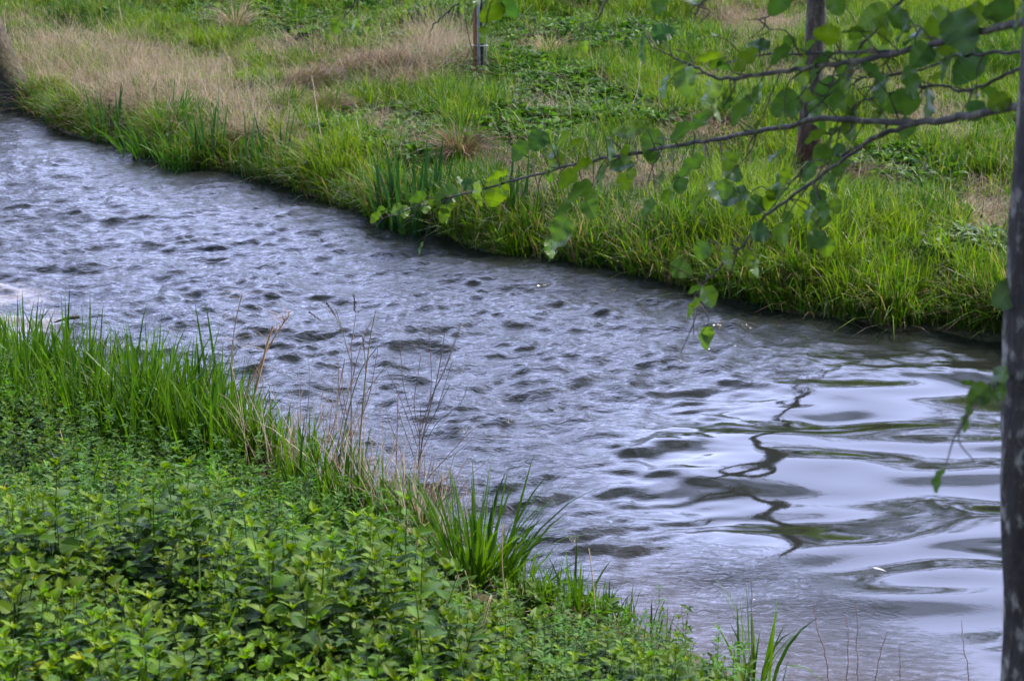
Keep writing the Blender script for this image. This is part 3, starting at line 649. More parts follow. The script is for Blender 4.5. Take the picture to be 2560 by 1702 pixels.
Q2 = stalk_from_px([(590, 1080), (612, 990), (632, 945), (665, 880), (700, 820), (722, 790)], d + .1, .005, .003, STo, g_); g_.build('stem', M_stalk, rt)
g_ = Geo()
for i in range(34):
    p = Q2[-1 - random.randint(0, 14)]; a = random.uniform(0, 6.28)
    g_.add(*blades(np.array([p]), np.array([random.uniform(.05, .13)]), np.array([.004]), np.array([a]), np.array([random.uniform(.1, .6)]), np.array([random.uniform(.4, 2.0)]), np.array([[.42, .28, .17]]) * random.uniform(.6, 1.2)))
g_.build('shredded_leaves', M_dry, rt)
# branched dead plants
def branched(label, root, stems, twigs, heads, r0=.0045, col=(.42, .31, .22), name='dead_plant', group='dead branched plants at the near waterline'):
    d, rt = plant_thing(name, label, 'dead plant', root, group)
    for s_ in stems:
        g_ = Geo(); stalk_from_px(s_, d + random.uniform(-.08, .08), r0, r0 * .35, tuple(c_ * random.uniform(.7, 1.1) for c_ in col), g_); g_.build('stem', M_stalk, rt)
    if twigs:
        for s_ in twigs:
            g_ = Geo(); stalk_from_px(s_, d + random.uniform(-.08, .08), r0 * .45, r0 * .28, tuple(c_ * random.uniform(.7, 1.1) for c_ in col), g_); g_.build('twig', M_stalk, rt)
    for (hx_, hy_, ln, ang) in heads:
        g_ = Geo(); p0 = at(hx_, hy_, d); dr = np.array([math.sin(ang), 0, math.cos(ang)])
        for i in range(22):
            t_ = i / 22; p = p0 + dr * ln * t_ + np.array([random.uniform(-1, 1), random.uniform(-1, 1), 0]) * .004
            g_.add(*tube([p, p + dr * .006], [.0032, .0016], 5, (.07, .045, .035)))
        g_.build('seed_head', M_stalk, rt)
    return rt
branched('tall dead plant with dark seed spikes rising above the others over the water', (850, 1290),
         [[(880, 1290), (878, 1130), (878, 1000), (879, 868)], [(890, 1230), (905, 1040), (915, 930), (928, 830), (940, 776)], [(840, 1290), (850, 1150), (868, 1040), (900, 930), (945, 865)]],
         [[(879, 910), (862, 850), (850, 805), (838, 770)], [(868, 1040), (855, 960), (862, 895)], [(915, 930), (910, 870), (906, 838)], [(879, 960), (892, 900), (915, 830), (930, 800)], [(905, 1040), (925, 980), (945, 870)], [(880, 1100), (850, 1000), (845, 900)], [(875, 880), (885, 820), (890, 780)], [(855, 830), (838, 790), (800, 760)], [(905, 1000), (930, 960), (962, 918)]],
         [(887, 780, .075, .0), (838, 790, .07, -.55), (912, 880, .06, -.1), (800, 800, .06, -.9)], .0048, (.26, .18, .13))
branched('fan of fine bare twigs spreading from one base over the water', (1050, 1330),
         [[(1050, 1330), (1046, 1200), (1050, 1080), (1052, 1018)], [(1040, 1330), (1052, 1130), (1070, 1040), (1090, 960), (1105, 880), (1112, 830)]],
         [[(1052, 1080), (1075, 1000), (1110, 930), (1140, 850), (1155, 800)], [(1050, 1100), (1030, 1040), (1010, 970), (1003, 900), (1000, 850)], [(1045, 1120), (1010, 1020), (985, 960), (962, 915)], [(1055, 1060), (1085, 980), (1120, 900), (1148, 812)], [(1060, 1050), (1076, 990), (1078, 920), (1072, 810)], [(1050, 1090), (1035, 1010), (1045, 940), (1052, 890)], [(1045, 1150), (1090, 1060), (1150, 1010), (1170, 960)], [(1048, 1180), (1020, 1100), (1000, 1040), (985, 990)], [(1058, 1090), (1100, 1010), (1125, 960)], [(1065, 1060), (1085, 1040), (1105, 985), (1130, 905)]], [], .0044, (.17, .14, .12))
branched('tangle of grey brown dead stems left of the seed spike plant', (790, 1250),
         [[(800, 1250), (815, 1130), (840, 1040), (850, 960), (862, 895)], [(830, 1280), (845, 1120), (868, 1000), (880, 940)], [(870, 1300), (850, 1180), (825, 1080), (832, 1000)]],
         [[(820, 1120), (800, 1030), (810, 960), (790, 930)], [(850, 1150), (880, 1060), (900, 1000), (925, 985)], [(845, 1080), (870, 980), (900, 935)], [(830, 1100), (845, 1000), (830, 940), (850, 925)], [(850, 1110), (905, 1000), (920, 940)], [(880, 1090), (912, 1010), (910, 960)]], [], .0032, ST)
branched('slim twin dead stems standing free of the tangle at its left', (735, 1210),
         [[(735, 1210), (750, 1080), (752, 945)], [(745, 1200), (765, 1060), (774, 960), (772, 896)]], [[(757, 1110), (775, 1040), (782, 1000)]], [], .0026, (.25, .2, .18))
branched('long pale stalk leaning to the right low over the water', (1020, 1330), [[(1000, 1330), (1060, 1210), (1110, 1150), (1165, 1090), (1200, 1060)]], [[(1110, 1150), (1150, 1125), (1195, 1080)], [(1140, 1118), (1180, 1060)]], [], .003, ST)
branched('straight pale dead stem by itself left of the twig fan', (990, 1320), [[(992, 1320), (990, 1200), (993, 1080), (995, 980)]], [[(992, 1100), (975, 1060), (968, 1035)]], [], .0042, ST)
# bent dead stems standing in the nettles
BEND = [([(1375, 1620), (1355, 1510), (1340, 1400), (1258, 1330)][::1], 'x')]
bent = [
 ([(1275, 1560), (1262, 1480), (1255, 1400), (1257, 1310)], 'pale upright dead stem at the right foot of the tall grass clump'),
 ([(1172, 1545), (1155, 1480), (1140, 1420), (1125, 1380)], 'thin dead stem leaning left under the tall grass clump'),
 ([(1180, 1570), (1178, 1500), (1172, 1460), (1162, 1425)], 'short dead stem just right of the thin left leaning one'),
 ([(1190, 1660), (1205, 1560), (1222, 1500), (1228, 1488)], 'brown dead stem bending right in the middle of the gap'),
 ([(1150, 1700), (1180, 1640), (1210, 1560), (1228, 1490)], 'long brown dead stem slanting across the bare gap'),
 ([(1090, 1580), (1100, 1510), (1118, 1480), (1140, 1462)], 'pale hooked dead stem above the white stone'),
 ([(985, 1530), (970, 1500), (950, 1483), (900, 1480)], 'pale arching dead stem lying over the soil left of the white stone'),
 ([(1110, 1700), (1108, 1620), (1104, 1540), (1118, 1500)], 'straight grey dead stem below the white stone'),
 ([(1255, 1700), (1262, 1620), (1258, 1560), (1245, 1530)], 'orange brown dead stem rising left of the dark nettle clump'),
 ([(1305, 1700), (1308, 1660), (1318, 1635), (1338, 1622)], 'hooked orange dead stem, shortest at the bottom edge'),
 ([(1418, 1700), (1420, 1660), (1424, 1628)], 'short thick pale dead stem at the bottom edge right of the hooked one'),
 ([(1438, 1700), (1444, 1640), (1440, 1590)], 'dark dead stem paired with the short thick pale one'),
 ([(1490, 1560), (1485, 1480), (1478, 1410), (1472, 1370)], 'thin reddish dead stem before the water right of the few bladed shoot'),
 ([(340, 1640), (325, 1560), (300, 1500), (282, 1437)], 'leaning brown dead stem deep in the shaded nettles at left'),
 ([(395, 1480), (392, 1430), (392, 1385)], 'short dead stem upright beside the pale nettle leaf at left'),
 ([(105, 1470), (98, 1430), (70, 1398)], 'curved orange dead stem, leftmost in the nettles'),
 ([(800, 1410), (800, 1370), (800, 1340)], 'short pale dead stem before the dark hollow in the nettles'),
 ([(735, 1410), (745, 1370), (752, 1310)], 'brown dead stem left of the dark hollow in the nettles'),
 ([(650, 1400), (665, 1360), (678, 1320), (668, 1295)], 'crooked pale dead stem at the left rim of the dark hollow'),
 ([(165, 1180), (158, 1110), (150, 1075)], 'pale dead stem between the waterline grass and nettles at left'),
 ([(980, 1700), (955, 1640), (945, 1580), (935, 1540)], 'long grey dead stem bending left in the front nettles'),
]
for pts, lab in bent:
    top = pts[-1]; dpr, _p = dpt(pts[0][0], pts[0][1]); d = dpr * .97
    p0 = at(*pts[0], d); gz = float(height(p0[0], p0[1])); rootp = np.array([p0[0], p0[1], min(gz, p0[2])])
    g_ = Geo(); P = [rootp] + [at(q[0], q[1], d + .03 * i) for i, q in enumerate(pts)]
    if np.linalg.norm(P[0] - P[1]) < .01: P = P[1:]
    Q = spline(P, 4); v = random.uniform(.7, 1.15); g_.add(*tube(Q, np.linspace(.0027, .0017, len(Q)), 5, (.40 * v, .28 * v, .17 * v)))
    V, L, C, K = g_.arr(); ob = mesh('withered_plant', V - P[0], L, C, M_stalk, K, True); ob.location = P[0]; tag(ob, lab, 'dead stem', 'bent dead stems in the near nettles')
far_st = [([(1240, 112), (1285, 60), (1330, 12)], 'long pale stem leaning right beside the staked sapling'), ([(1548, 318), (1590, 240), (1602, 155)], 'long pale stem leaning in the green middle of the meadow'), ([(822, 425), (800, 330), (782, 205), (776, 190)], 'tall pale stalk at the far waterline right of the dead grass slope'),
        ([(940, 190), (953, 110), (950, 68)], 'pale kinked stem standing above the brown litter'), ([(312, 92), (300, 30), (296, -10)], 'tall pale stem crossing the top edge over the dead grass'), ([(20, 110), (10, 40), (15, 8)], 'pale stem at the far top left corner'),
        ([(700, 55), (715, 15), (725, -5)], 'dry stem right of the pale straw tussock'), ([(1430, 322), (1425, 270), (1422, 250)], 'short whitish stem over the dark weeds'), ([(1490, 640), (1470, 590), (1455, 535)], 'pale bent stem hanging at the far waterline under the branch')]
for pts, lab in far_st:
    base = gp(*pts[0]); d = (base - CAM) @ FW; P = [base] + [at(q[0], q[1], d) for q in pts[1:]]; Q = spline(P, 5); g_ = Geo(); g_.add(*tube(Q, np.linspace(.0042, .0025, len(Q)), 5, (.55, .44, .30)))
    V, L, C, K = g_.arr(); ob = mesh('withered_plant', V - P[0], L, C, M_stalk, K, True); ob.location = P[0]; tag(ob, lab, 'dead stem', 'pale stems on the far meadow')
thin = [([(2075, 1720), (2060, 1620), (2040, 1560), (2038, 1505)], 'wavy thin stem before the calm water with a side twig'), ([(2118, 1720), (2120, 1620), (2117, 1540)], 'straight thin stem right of the wavy one'), ([(2145, 1730), (2142, 1620), (2142, 1510)], 'tallest straight thin stem before the calm water'),
        ([(2185, 1730), (2200, 1640), (2218, 1580)], 'thin stem leaning right before the calm water'), ([(2250, 1730), (2250, 1680), (2250, 1615)], 'short straight thin stem right of the leaning one'), ([(2425, 1720), (2410, 1620), (2404, 1550)], 'lone thin stem near the dark trunk'),
        ([(1730, 1700), (1712, 1620), (1704, 1515)], 'thin stem rising at the right end of the nettles'), ([(1878, 1700), (1880, 1560), (1878, 1440)], 'tall thin reddish stem behind the slender grass clump')]
for pts, lab in thin:
    d = 6.05; P = [at(q[0], q[1], d) for q in pts]; base = np.array([P[0][0], P[0][1] - .05, float(height(P[0][0], P[0][1] - .05))]); base[2] = min(base[2], P[0][2] - .02)
    P = [base] + P; Q = spline(P, 5); Q[1:-1, 0] += RNG.normal(0, .002, len(Q) - 2); g_ = Geo(); g_.add(*tube(Q, np.linspace(.002, .001, len(Q)), 4, (.2, .13, .11)))
    V, L, C, K = g_.arr(); ob = mesh('withered_plant', V - P[0], L, C, M_stalk, K, True); ob.location = P[0]; tag(ob, lab, 'dead stem', 'thin dead stems in front of the calm water')

# stones in the gap
def stone(px_, py_, r, flat, label, col, seed):
    import bmesh
    p = gp(px_, py_); bm = bmesh.new(); bmesh.ops.create_icosphere(bm, subdivisions=3, radius=1)
    rr = np.random.default_rng(seed); ph = rr.uniform(0, 6, 6)
    for v in bm.verts:
        c_ = v.co; f_ = 1 + .18 * math.sin(c_.x * 3 + ph[0]) * math.cos(c_.y * 2.5 + ph[1]) + .1 * math.sin(c_.z * 5 + ph[2] + c_.x * 4) + .05 * math.sin(c_.y * 9 + ph[3])
        v.co = c_ * f_ * r; v.co.z *= flat; v.co.x *= 1.25
    me = bpy.data.meshes.new('stone'); bm.to_mesh(me); bm.free(); me.materials.append(M_stone); me.polygons.foreach_set('use_smooth', [True] * len(me.polygons))
    a_ = me.attributes.new('col', 'FLOAT_COLOR', 'POINT'); a_.data.foreach_set('color', np.tile([*col, 1.0], len(me.vertices)).astype(np.float32))
    ob = bpy.data.objects.new('stone', me); COL.objects.link(ob); ob.location = (p[0], p[1], p[2] + r * flat * .5); ob.rotation_euler = (.1, .2, seed); tag(ob, label, 'stone', 'pale stones on the near bank')
def heap(px_, py_, rx, ry, hh, n, label, ca=(.13, .085, .045), cb=(.42, .31, .18)):
    P = gp(px_, py_); a = RNG.uniform(0, 6.28, n); q = np.sqrt(RNG.random(n)); ux = np.cos(a) * q; uy = np.sin(a) * q
    bx = P[0] + ux * rx; by = P[1] + uy * ry; dome = hh * (1 - q ** 2) * (.6 + .8 * fbm(bx, by, .15, 5)); base = np.stack([bx, by, height(bx, by) + dome - .01], -1)
    t = RNG.random((n, 1)); c = np.array(ca) * (1 - t) + np.array(cb) * t
    V, L, C, K = blades(base, RNG.uniform(.08, .22, n), RNG.uniform(.004, .008, n), RNG.normal(.4, 1.3, n), np.clip(RNG.normal(.85, .25, n), 0, 1.1), np.abs(RNG.normal(.35, .3, n)), c)
    ob = mesh('straw_heap', V - P, L, C, M_dry, K); ob.location = P; tag(ob, label, 'straw heap', 'heaps of matted dead grass on the far bank')
heap(930, 188, .55, .4, .16, 2600, 'wide brown matted straw heap left of the staked sapling')
heap(765, 218, .35, .3, .12, 1300, 'smaller brown matted heap between the wide heap and the pale slope')
heap(830, 285, .22, .2, .10, 700, 'dark matted heap hugging the olive tussock near the water')
heap(2130, 462, .34, .22, .07, 1300, 'dark brown matted patch of dead grass right of the far tree foot', (.09, .05, .03), (.34, .24, .15))
heap(2480, 560, .32, .3, .08, 1300, 'pale brown matted patch beside the dark trunk edge')
heap(1230, 440, .25, .16, .05, 700, 'dark litter patch just above the overhanging branch tip', (.08, .05, .03), (.3, .22, .14))
M_stone = bark_mat('pale_stone', (.5, .47, .43), (.75, .72, .68), (.95, .92, .88), 30, .3)
stone(1085, 1540, .035, .5, 'white stone half hidden by nettles on the bare soil', (.8, .78, .74), 1)
stone(1100, 1525, .026, .6, 'grey brown stone touching the back of the white one', (.38, .33, .28), 2)
stone(1010, 1535, .028, .35, 'flat yellowish stone left of the white one', (.62, .56, .42), 3)
stone(1312, 1580, .02, .5, 'small white stone under the nettles right of the gap', (.75, .72, .7), 4)
stone(1120, 1562, .02, .5, 'smallest white stone in front of the largest one', (.8, .78, .76), 5)

# drifting stick and thing in the water at left
p = onz(165, 803); g_ = Geo(); a = onz(135, 806, .01); b = onz(200, 792, .035)
g_.add(*tube(spline([a, (a + b) / 2 + np.array([0, 0, .006]), b], 3), [.004, .006, .008, .01, .011, .011, .010], 7, (.35, .3, .28)))
V, L, C, K = g_.arr(); ob = mesh('driftwood_stick', V - p, L, C, M_bark2, K, True); ob.location = p; tag(ob, 'short dark stick poking out of the water behind the left grass', 'stick')
p = onz(1970, 1420, .012); g_ = Geo()
P0 = onz(2182, 1418, .014); P1 = onz(2216, 1424, .014)
lf = leafT(float(np.linalg.norm(P1 - P0)), .35, 0, .15, .1, 6, (.55, .55, .6)); g_.addT(lf, P0, rot_to(P1 - P0), 1)
V, L, C, K = g_.arr(); ob = mesh('floating_leaf', V - P0, L, C, M_dry, K); ob.location = P0; tag(ob, 'small white petal shaped leaf floating on the calm water', 'leaf')

# ------------------------------------------------------------------ trees
def limb_tree(rt, base, top_h, r0, lean, n_limb, seed, leafs, mat, leafscale=.06, limb_from=.35, leafcol=(.09, .17, .02), limb_len=.45, up=.55, trunkcol=None, trunk_pts=None, sub=5, droop=0.0):
    r = random.Random(seed); base = np.array(base, float)
    P = trunk_pts if trunk_pts is not None else [base + np.array([lean[0] * t + .04 * top_h * .1 * math.sin(t * 5 + seed), lean[1] * t, top_h * t]) for t in np.linspace(0, 1, 7)]
    Q = spline(P, 6); R_ = r0 * (1 - np.linspace(0, 1, len(Q)) ** 2.2 * .6); R_[0] *= 1.35; R_[1] *= 1.22; R_[2] *= 1.12
    g_ = Geo(); T = tube(Q, R_, 16, (1, 1, 1), True, .07)
    if trunkcol is not None: T = (T[0], T[1], T[2], trunkcol(T[0]))
    g_.add(*T); g_.build('trunk', mat, rt, True)
    tips = []
    for i in range(n_limb):
        gl = Geo()
        t = limb_from + (1 - limb_from) * (i + r.random() * .6) / n_limb; k_ = min(len(Q) - 1, int(t * (len(Q) - 1))); p = Q[k_]; a = i * 2.4 + r.uniform(-.4, .4)
        ln = top_h * limb_len * (1.1 - .7 * t) * r.uniform(.7, 1.1); d = np.array([math.cos(a), math.sin(a), up]); pts = [p]
        for j in range(5):
            d = d + np.array([r.uniform(-.25, .25), r.uniform(-.25, .25), r.uniform(-.1, .25) - droop]); d /= np.linalg.norm(d); pts.append(pts[-1] + d * ln / 5)
        L_ = spline(pts, 3); r1 = R_[k_] * .52; gl.add(*tube(L_, np.linspace(r1, r1 * .15, len(L_)), 6, (1, 1, 1), False))
        for j in range(sub):
            q = L_[r.randint(4, len(L_) - 1)]; d2 = np.array([r.uniform(-1, 1), r.uniform(-1, 1), r.uniform(-.2, .9) - droop]); d2 /= np.linalg.norm(d2); l2 = ln * r.uniform(.2, .42)
            pp = [q, q + d2 * l2 * .5 + np.array([0, 0, .04 * l2]), q + d2 * l2 + np.array([0, 0, -.05 * l2])]; s3 = spline(pp, 3); gl.add(*tube(s3, np.linspace(r1 * .28, r1 * .08, len(s3)), 4, (1, 1, 1), False)); tips += [s3[-1], s3[-2], s3[-3], s3[3]]
        tips += [L_[-1], L_[-3]]
        gl.build('limb', mat, rt, True)
    if leafs:
        lt = leafT(1, .8, 0, .2, .3, 4, (1, 1, 1)); n_ = leafs; ti = RNG.integers(0, len(tips), n_); pos = np.array(tips)[ti] + RNG.normal(0, .14, (n_, 3))
        R3 = np.stack([rot_to((r.uniform(-1, 1), r.uniform(-1, 1), r.uniform(-1.2, .3)), r.uniform(-1, 1)) for _ in range(n_)])
        col = np.array(leafcol)[None] * RNG.uniform(.6, 1.4, (n_, 1)); gf = Geo(); gf.add(*bake(lt, pos, R3, RNG.uniform(leafscale * .7, leafscale * 1.2, n_), col)); gf.build('foliage', M_treeleaf, rt)
# the tree standing on the far bank (right)
P0 = gp(2033, 432); rt = empty('young_tree', P0); tag(rt, 'slim grey brown tree on the far bank behind the overhanging branches', 'tree')
def tc_far(V):
    t = sm((V[:, 2] - P0[2] - .30) / .25)[:, None]; n_ = (fbm(V[:, 0] * 3 + V[:, 2], V[:, 2], .2, 3) * .6 + .7)[:, None]; return (np.array([.95, .52, .34]) * (1 - t) + np.array([.95, .92, .88]) * t) * n_
limb_tree(rt, P0 - np.array([0, 0, .05]), 11, .078, (-.02, .1), 20, 5, 1500, M_bark2, .07, .32, (.09, .17, .02), .30, .75, tc_far, sub=7)
# leaning tree at the left waterline
B0 = gp(45, 275); B0[2] = -.1
rt = empty('leaning_tree', B0); tag(rt, 'mossy tree trunk leaning left out of the far waterline at the picture edge', 'tree')
dl = (B0 - CAM) @ FW
tp = [at(88, 300, dl), at(58, 262, dl), at(24, 205, dl + .05), at(2, 150, dl + .1), at(-60, -40, dl + .2), at(-150, -400, dl + .3), at(-180, -900, dl + .4)]
tp[0][2] = -.25
def tc_lean(V):
    h_ = V[:, 2]; t = sm((h_ - .1) / .35)[:, None]; m_ = (sm((h_ - .1) / .25) * sm((.75 - h_) / .3))[:, None]
    return np.array([.16, .14, .12]) * (1 - t) + t * (np.array([.75, .66, .5]) * (1 - m_) + np.array([.6, .58, .25]) * m_)
limb_tree(rt, B0, 4.5, .17, (0, 0), 7, 9, 260, M_bark2, .06, .8, (.09, .17, .02), .4, .6, tc_lean, trunk_pts=tp, sub=5)

# staked sapling
P0 = gp(1197, 188); d0 = (P0 - CAM) @ FW; rt = empty('sapling', P0); tag(rt, 'thin young sapling tied between stakes on the far meadow', 'sapling')
g_ = Geo(); tp = [P0 + np.array([.03, 0, -.05]), P0 + np.array([.03, 0, .6]), P0 + np.array([.0, 0, 1.4]), P0 + np.array([.02, 0, 2.6])]; Q = spline(tp, 4); g_.add(*tube(Q, np.linspace(.023, .010, len(Q)), 8, (.4, .3, .22))); g_.build('trunk', M_bark2, rt, True)
g_ = Geo()
for i in range(9):
    g_ = Geo(); q = Q[6 + i % 6] if i > 1 else Q[3]; a = i * 2.4; dd = np.array([math.cos(a) * .5, math.sin(a) * .5, .6]); s3 = spline([q, q + dd * .25, q + dd * .5 + np.array([0, 0, .1])], 3); g_.add(*tube(s3, np.linspace(.005, .0015, len(s3)), 4, (.6, .55, .5), False)); g_.build('twig', M_bark2, rt, True)
g_ = Geo(); s3 = spline([at(1200, 165, d0), at(1178, 118, d0), at(1168, 70, d0), at(1161, 30, d0)], 4); g_.add(*tube(s3, np.linspace(.006, .004, len(s3)), 5, (.3, .28, .25), False))
g_.build('twig', M_bark2, rt, True)
M_post = bark_mat('weathered_post', (.2, .21, .22), (.32, .34, .36), (.42, .45, .48), 30, .2)
def stake(dx, dy, hh, r, col, label, name='stake', hexa=10, tilt=0.0):
    g_ = Geo(); b = P0 + np.array([dx, dy, -.1]); Q = [b, b + np.array([tilt * .5, 0, hh * .5]), b + np.array([tilt, 0, hh - .03]), b + np.array([tilt, 0, hh])]; g_.add(*tube(Q, [r, r, r, r * .7], hexa, col))
    V, L, C, K = g_.arr(); ob = mesh(name, V - b, L, C, M_post, K, True); ob.location = b; tag(ob, label, 'stake', 'stakes around the sapling')
stake(-.028, -.03, 2.2, .017, (.95, .42, .22), 'rust brown stake left of the sapling stem', tilt=-.02)
stake(.008, -.06, 2.2, .014, (.85, .95, 1.05), 'grey blue stake pressed against the rust brown one', tilt=-.03)
stake(.078, -.02, 2.0, .008, (1.1, 1.15, 1.2), 'thin pale stake, rightmost beside the sapling', tilt=-.03)
stake(-.05, .02, 2.1, .004, (.5, .55, .5), 'thinnest dark rod at the left side of the sapling', tilt=-.01)
# tie
g_ = Geo(); c = P0 + np.array([.015, -.02, .30]); a = np.linspace(0, 2 * np.pi, 17); ring = np.stack([c[0] + np.cos(a) * .075, c[1] + np.sin(a) * .05, np.full(17, c[2])], -1); g_.add(*tube(ring, np.full(17, .004), 5, (1.6, 1.6, 1.6), False)); g_.build('tie', M_post, rt)

# ------------------------------------------------------------------ foreground tree
TB = np.array([1.17, 3.42, float(height(1.17, 3.42)) - .05])
rt = empty('overhanging_tree', TB); tag(rt, 'dark lichen flecked tree trunk at the right edge with branches reaching over the stream', 'tree')
tp = [TB, np.array([1.11, 3.42, 1.3]), np.array([1.045, 3.42, 2.0]), np.array([1.002, 3.42, 2.85]), np.array([.97, 3.45, 3.8]), np.array([.98, 3.5, 5.2]), np.array([1.05, 3.5, 6.8]), np.array([1.05, 3.55, 8.6])]
Q = spline(tp, 8); Rr = np.interp(np.linspace(0, 1, len(Q)), [0, .05, .2, 1], [.19, .14, .122, .03]); g_ = Geo(); g_.add(*tube(Q, Rr, 28, (1, 1, 1), True, .13)); g_.build('trunk', M_bark, rt, True)
LT = [leafT(1, .88, 9, f_, dr_, 8, (1, 1, 1), 'round', .12, .045) for f_, dr_ in ((.12, .15), (.25, .3), (.35, .1), (.18, .45))]
def leaf_at(gf, pbase, tipdir, size, tone=None, roll=None):
    T = random.choice(LT); k_ = random.random() if tone is None else tone
    c = np.array([.030, .085, .030]) * (1 - k_) + np.array([.115, .19, .008]) * k_
    gf.addT(T, pbase, rot_to(tipdir, random.uniform(-1.0, 1.0) if roll is None else roll), size, c * random.uniform(.85, 1.15))
BR = {  # pixel polylines with depth, radius start / end
 'A': ([(2600, 262, 3.55), (2450, 283, 3.8), (2370, 300, 3.95), (2250, 305, 4.1), (2050, 298, 4.4), (1960, 318, 4.6), (1800, 345, 4.85), (1660, 370, 5.1), (1500, 398, 5.45), (1400, 420, 5.7), (1250, 462, 6.1), (1120, 495, 6.4), (1000, 530, 6.75), (930, 562, 7.0)], .0105, .0016),
 'B': ([(2290, 305, 4.05), (2180, 350, 4.15), (2080, 420, 4.3), (1960, 505, 4.5), (1900, 555, 4.6), (1860, 610, 4.65), (1800, 668, 4.75), (1745, 730, 4.9), (1738, 752, 4.95)], .0065, .0012),
 'C': ([(2640, 40, 3.5), (2510, 65, 3.7), (2370, 100, 3.85), (2250, 130, 4.0), (2130, 155, 4.1), (1990, 172, 4.25), (1860, 193, 4.4), (1800, 198, 4.5), (1740, 170, 4.55), (1680, 142, 4.6), (1625, 112, 4.65)], .010, .0016),
 'D': ([(2250, 130, 4.0), (2120, 134, 4.15), (1985, 133, 4.3), (1900, 138, 4.4), (1810, 158, 4.5)], .0045, .0016),
 'E': ([(2640, 120, 3.6), (2480, 135, 3.8), (2400, 140, 3.95), (2320, 168, 4.1), (2200, 190, 4.25), (2110, 200, 4.35)], .0052, .0014),
 'G': ([(2640, 150, 3.65), (2540, 175, 3.8), (2490, 200, 3.9), (2410, 228, 4.0), (2340, 212, 4.1), (2200, 240, 4.2), (2145, 262, 4.3), (2080, 340, 4.45), (1990, 440, 4.6), (1900, 560, 4.8)], .0050, .0012),
 'H': ([(2330, -60, 4.0), (2250, 10, 4.1), (2205, 60, 4.15), (2160, 110, 4.25), (2110, 180, 4.35), (2060, 240, 4.45)], .0050, .0014),
 'K': ([(2290, 305, 4.05), (2160, 360, 4.3), (2080, 405, 4.5), (2000, 440, 4.75), (1930, 485, 5.0)], .0035, .001),
 'M': ([(2130, 155, 4.1), (2115, 200, 4.1), (2150, 170, 4.1)][:2], .0035, .0022),
}
gx_extra = {
 'N': ([(1400, -260, 4.6), (1260, -60, 4.7), (1226, 20, 4.75), (1212, 70, 4.8)], .0045, .0014),
 'O': ([(1400, -260, 4.6), (1200, -40, 4.9), (1130, 22, 5.0), (1085, 62, 5.1), (1070, 110, 5.1)], .0045, .001),
 'P': ([(1400, -260, 4.6), (950, -60, 5.2), (880, 18, 5.3), (845, 60, 5.35)], .0045, .001),
 'R': ([(1900, -200, 4.4), (1560, -40, 4.7), (1500, 40, 4.8), (1455, 62, 4.85)], .0045, .001),
 'T': ([(1900, -200, 4.4), (1780, -20, 4.4), (1745, 20, 4.45), (1735, 58, 4.5)], .0045, .001),
 'U': ([(2330, -60, 4.0), (2060, -30, 4.2), (1950, 20, 4.3), (1900, 50, 4.4), (1862, 46, 4.4)], .0045, .001),
 'V': ([(2640, 980, 3.9), (2530, 940, 3.62), (2470, 985, 3.4), (2420, 1040, 3.3), (2395, 1075, 3.3)], .0035, .001),
 'W': ([(2640, 820, 3.9), (2560, 770, 3.8), (2515, 725, 3.6)], .0035, .0015),
}
BR.update(gx_extra)
# limbs from the trunk out of the frame that carry the hanging twigs
carry = {'L1': ([np.array([.98, 3.45, 4.1]), np.array([.7, 3.9, 4.0]), at(1900, -200, 4.4), at(1400, -260, 4.6), at(1000, -300, 4.9)], .022, .006), 'L2': ([np.array([.98, 3.45, 3.9]), at(2500, -150, 3.7), at(2330, -60, 4.0)], .014, .006)}
BRP = {}
for key, (pts, ra, rb) in BR.items():
    P = [at(*q) for q in pts]; 
    if len(P) == 2: Q = np.array(P)
    else: Q = spline(P, 7)
    Q[1:-1] += RNG.normal(0, .0018, (len(Q) - 2, 3)); BRP[key] = (Q, ra, rb)
for key, (pts, ra, rb) in carry.items(): BRP[key] = (spline(pts, 8), ra, rb)
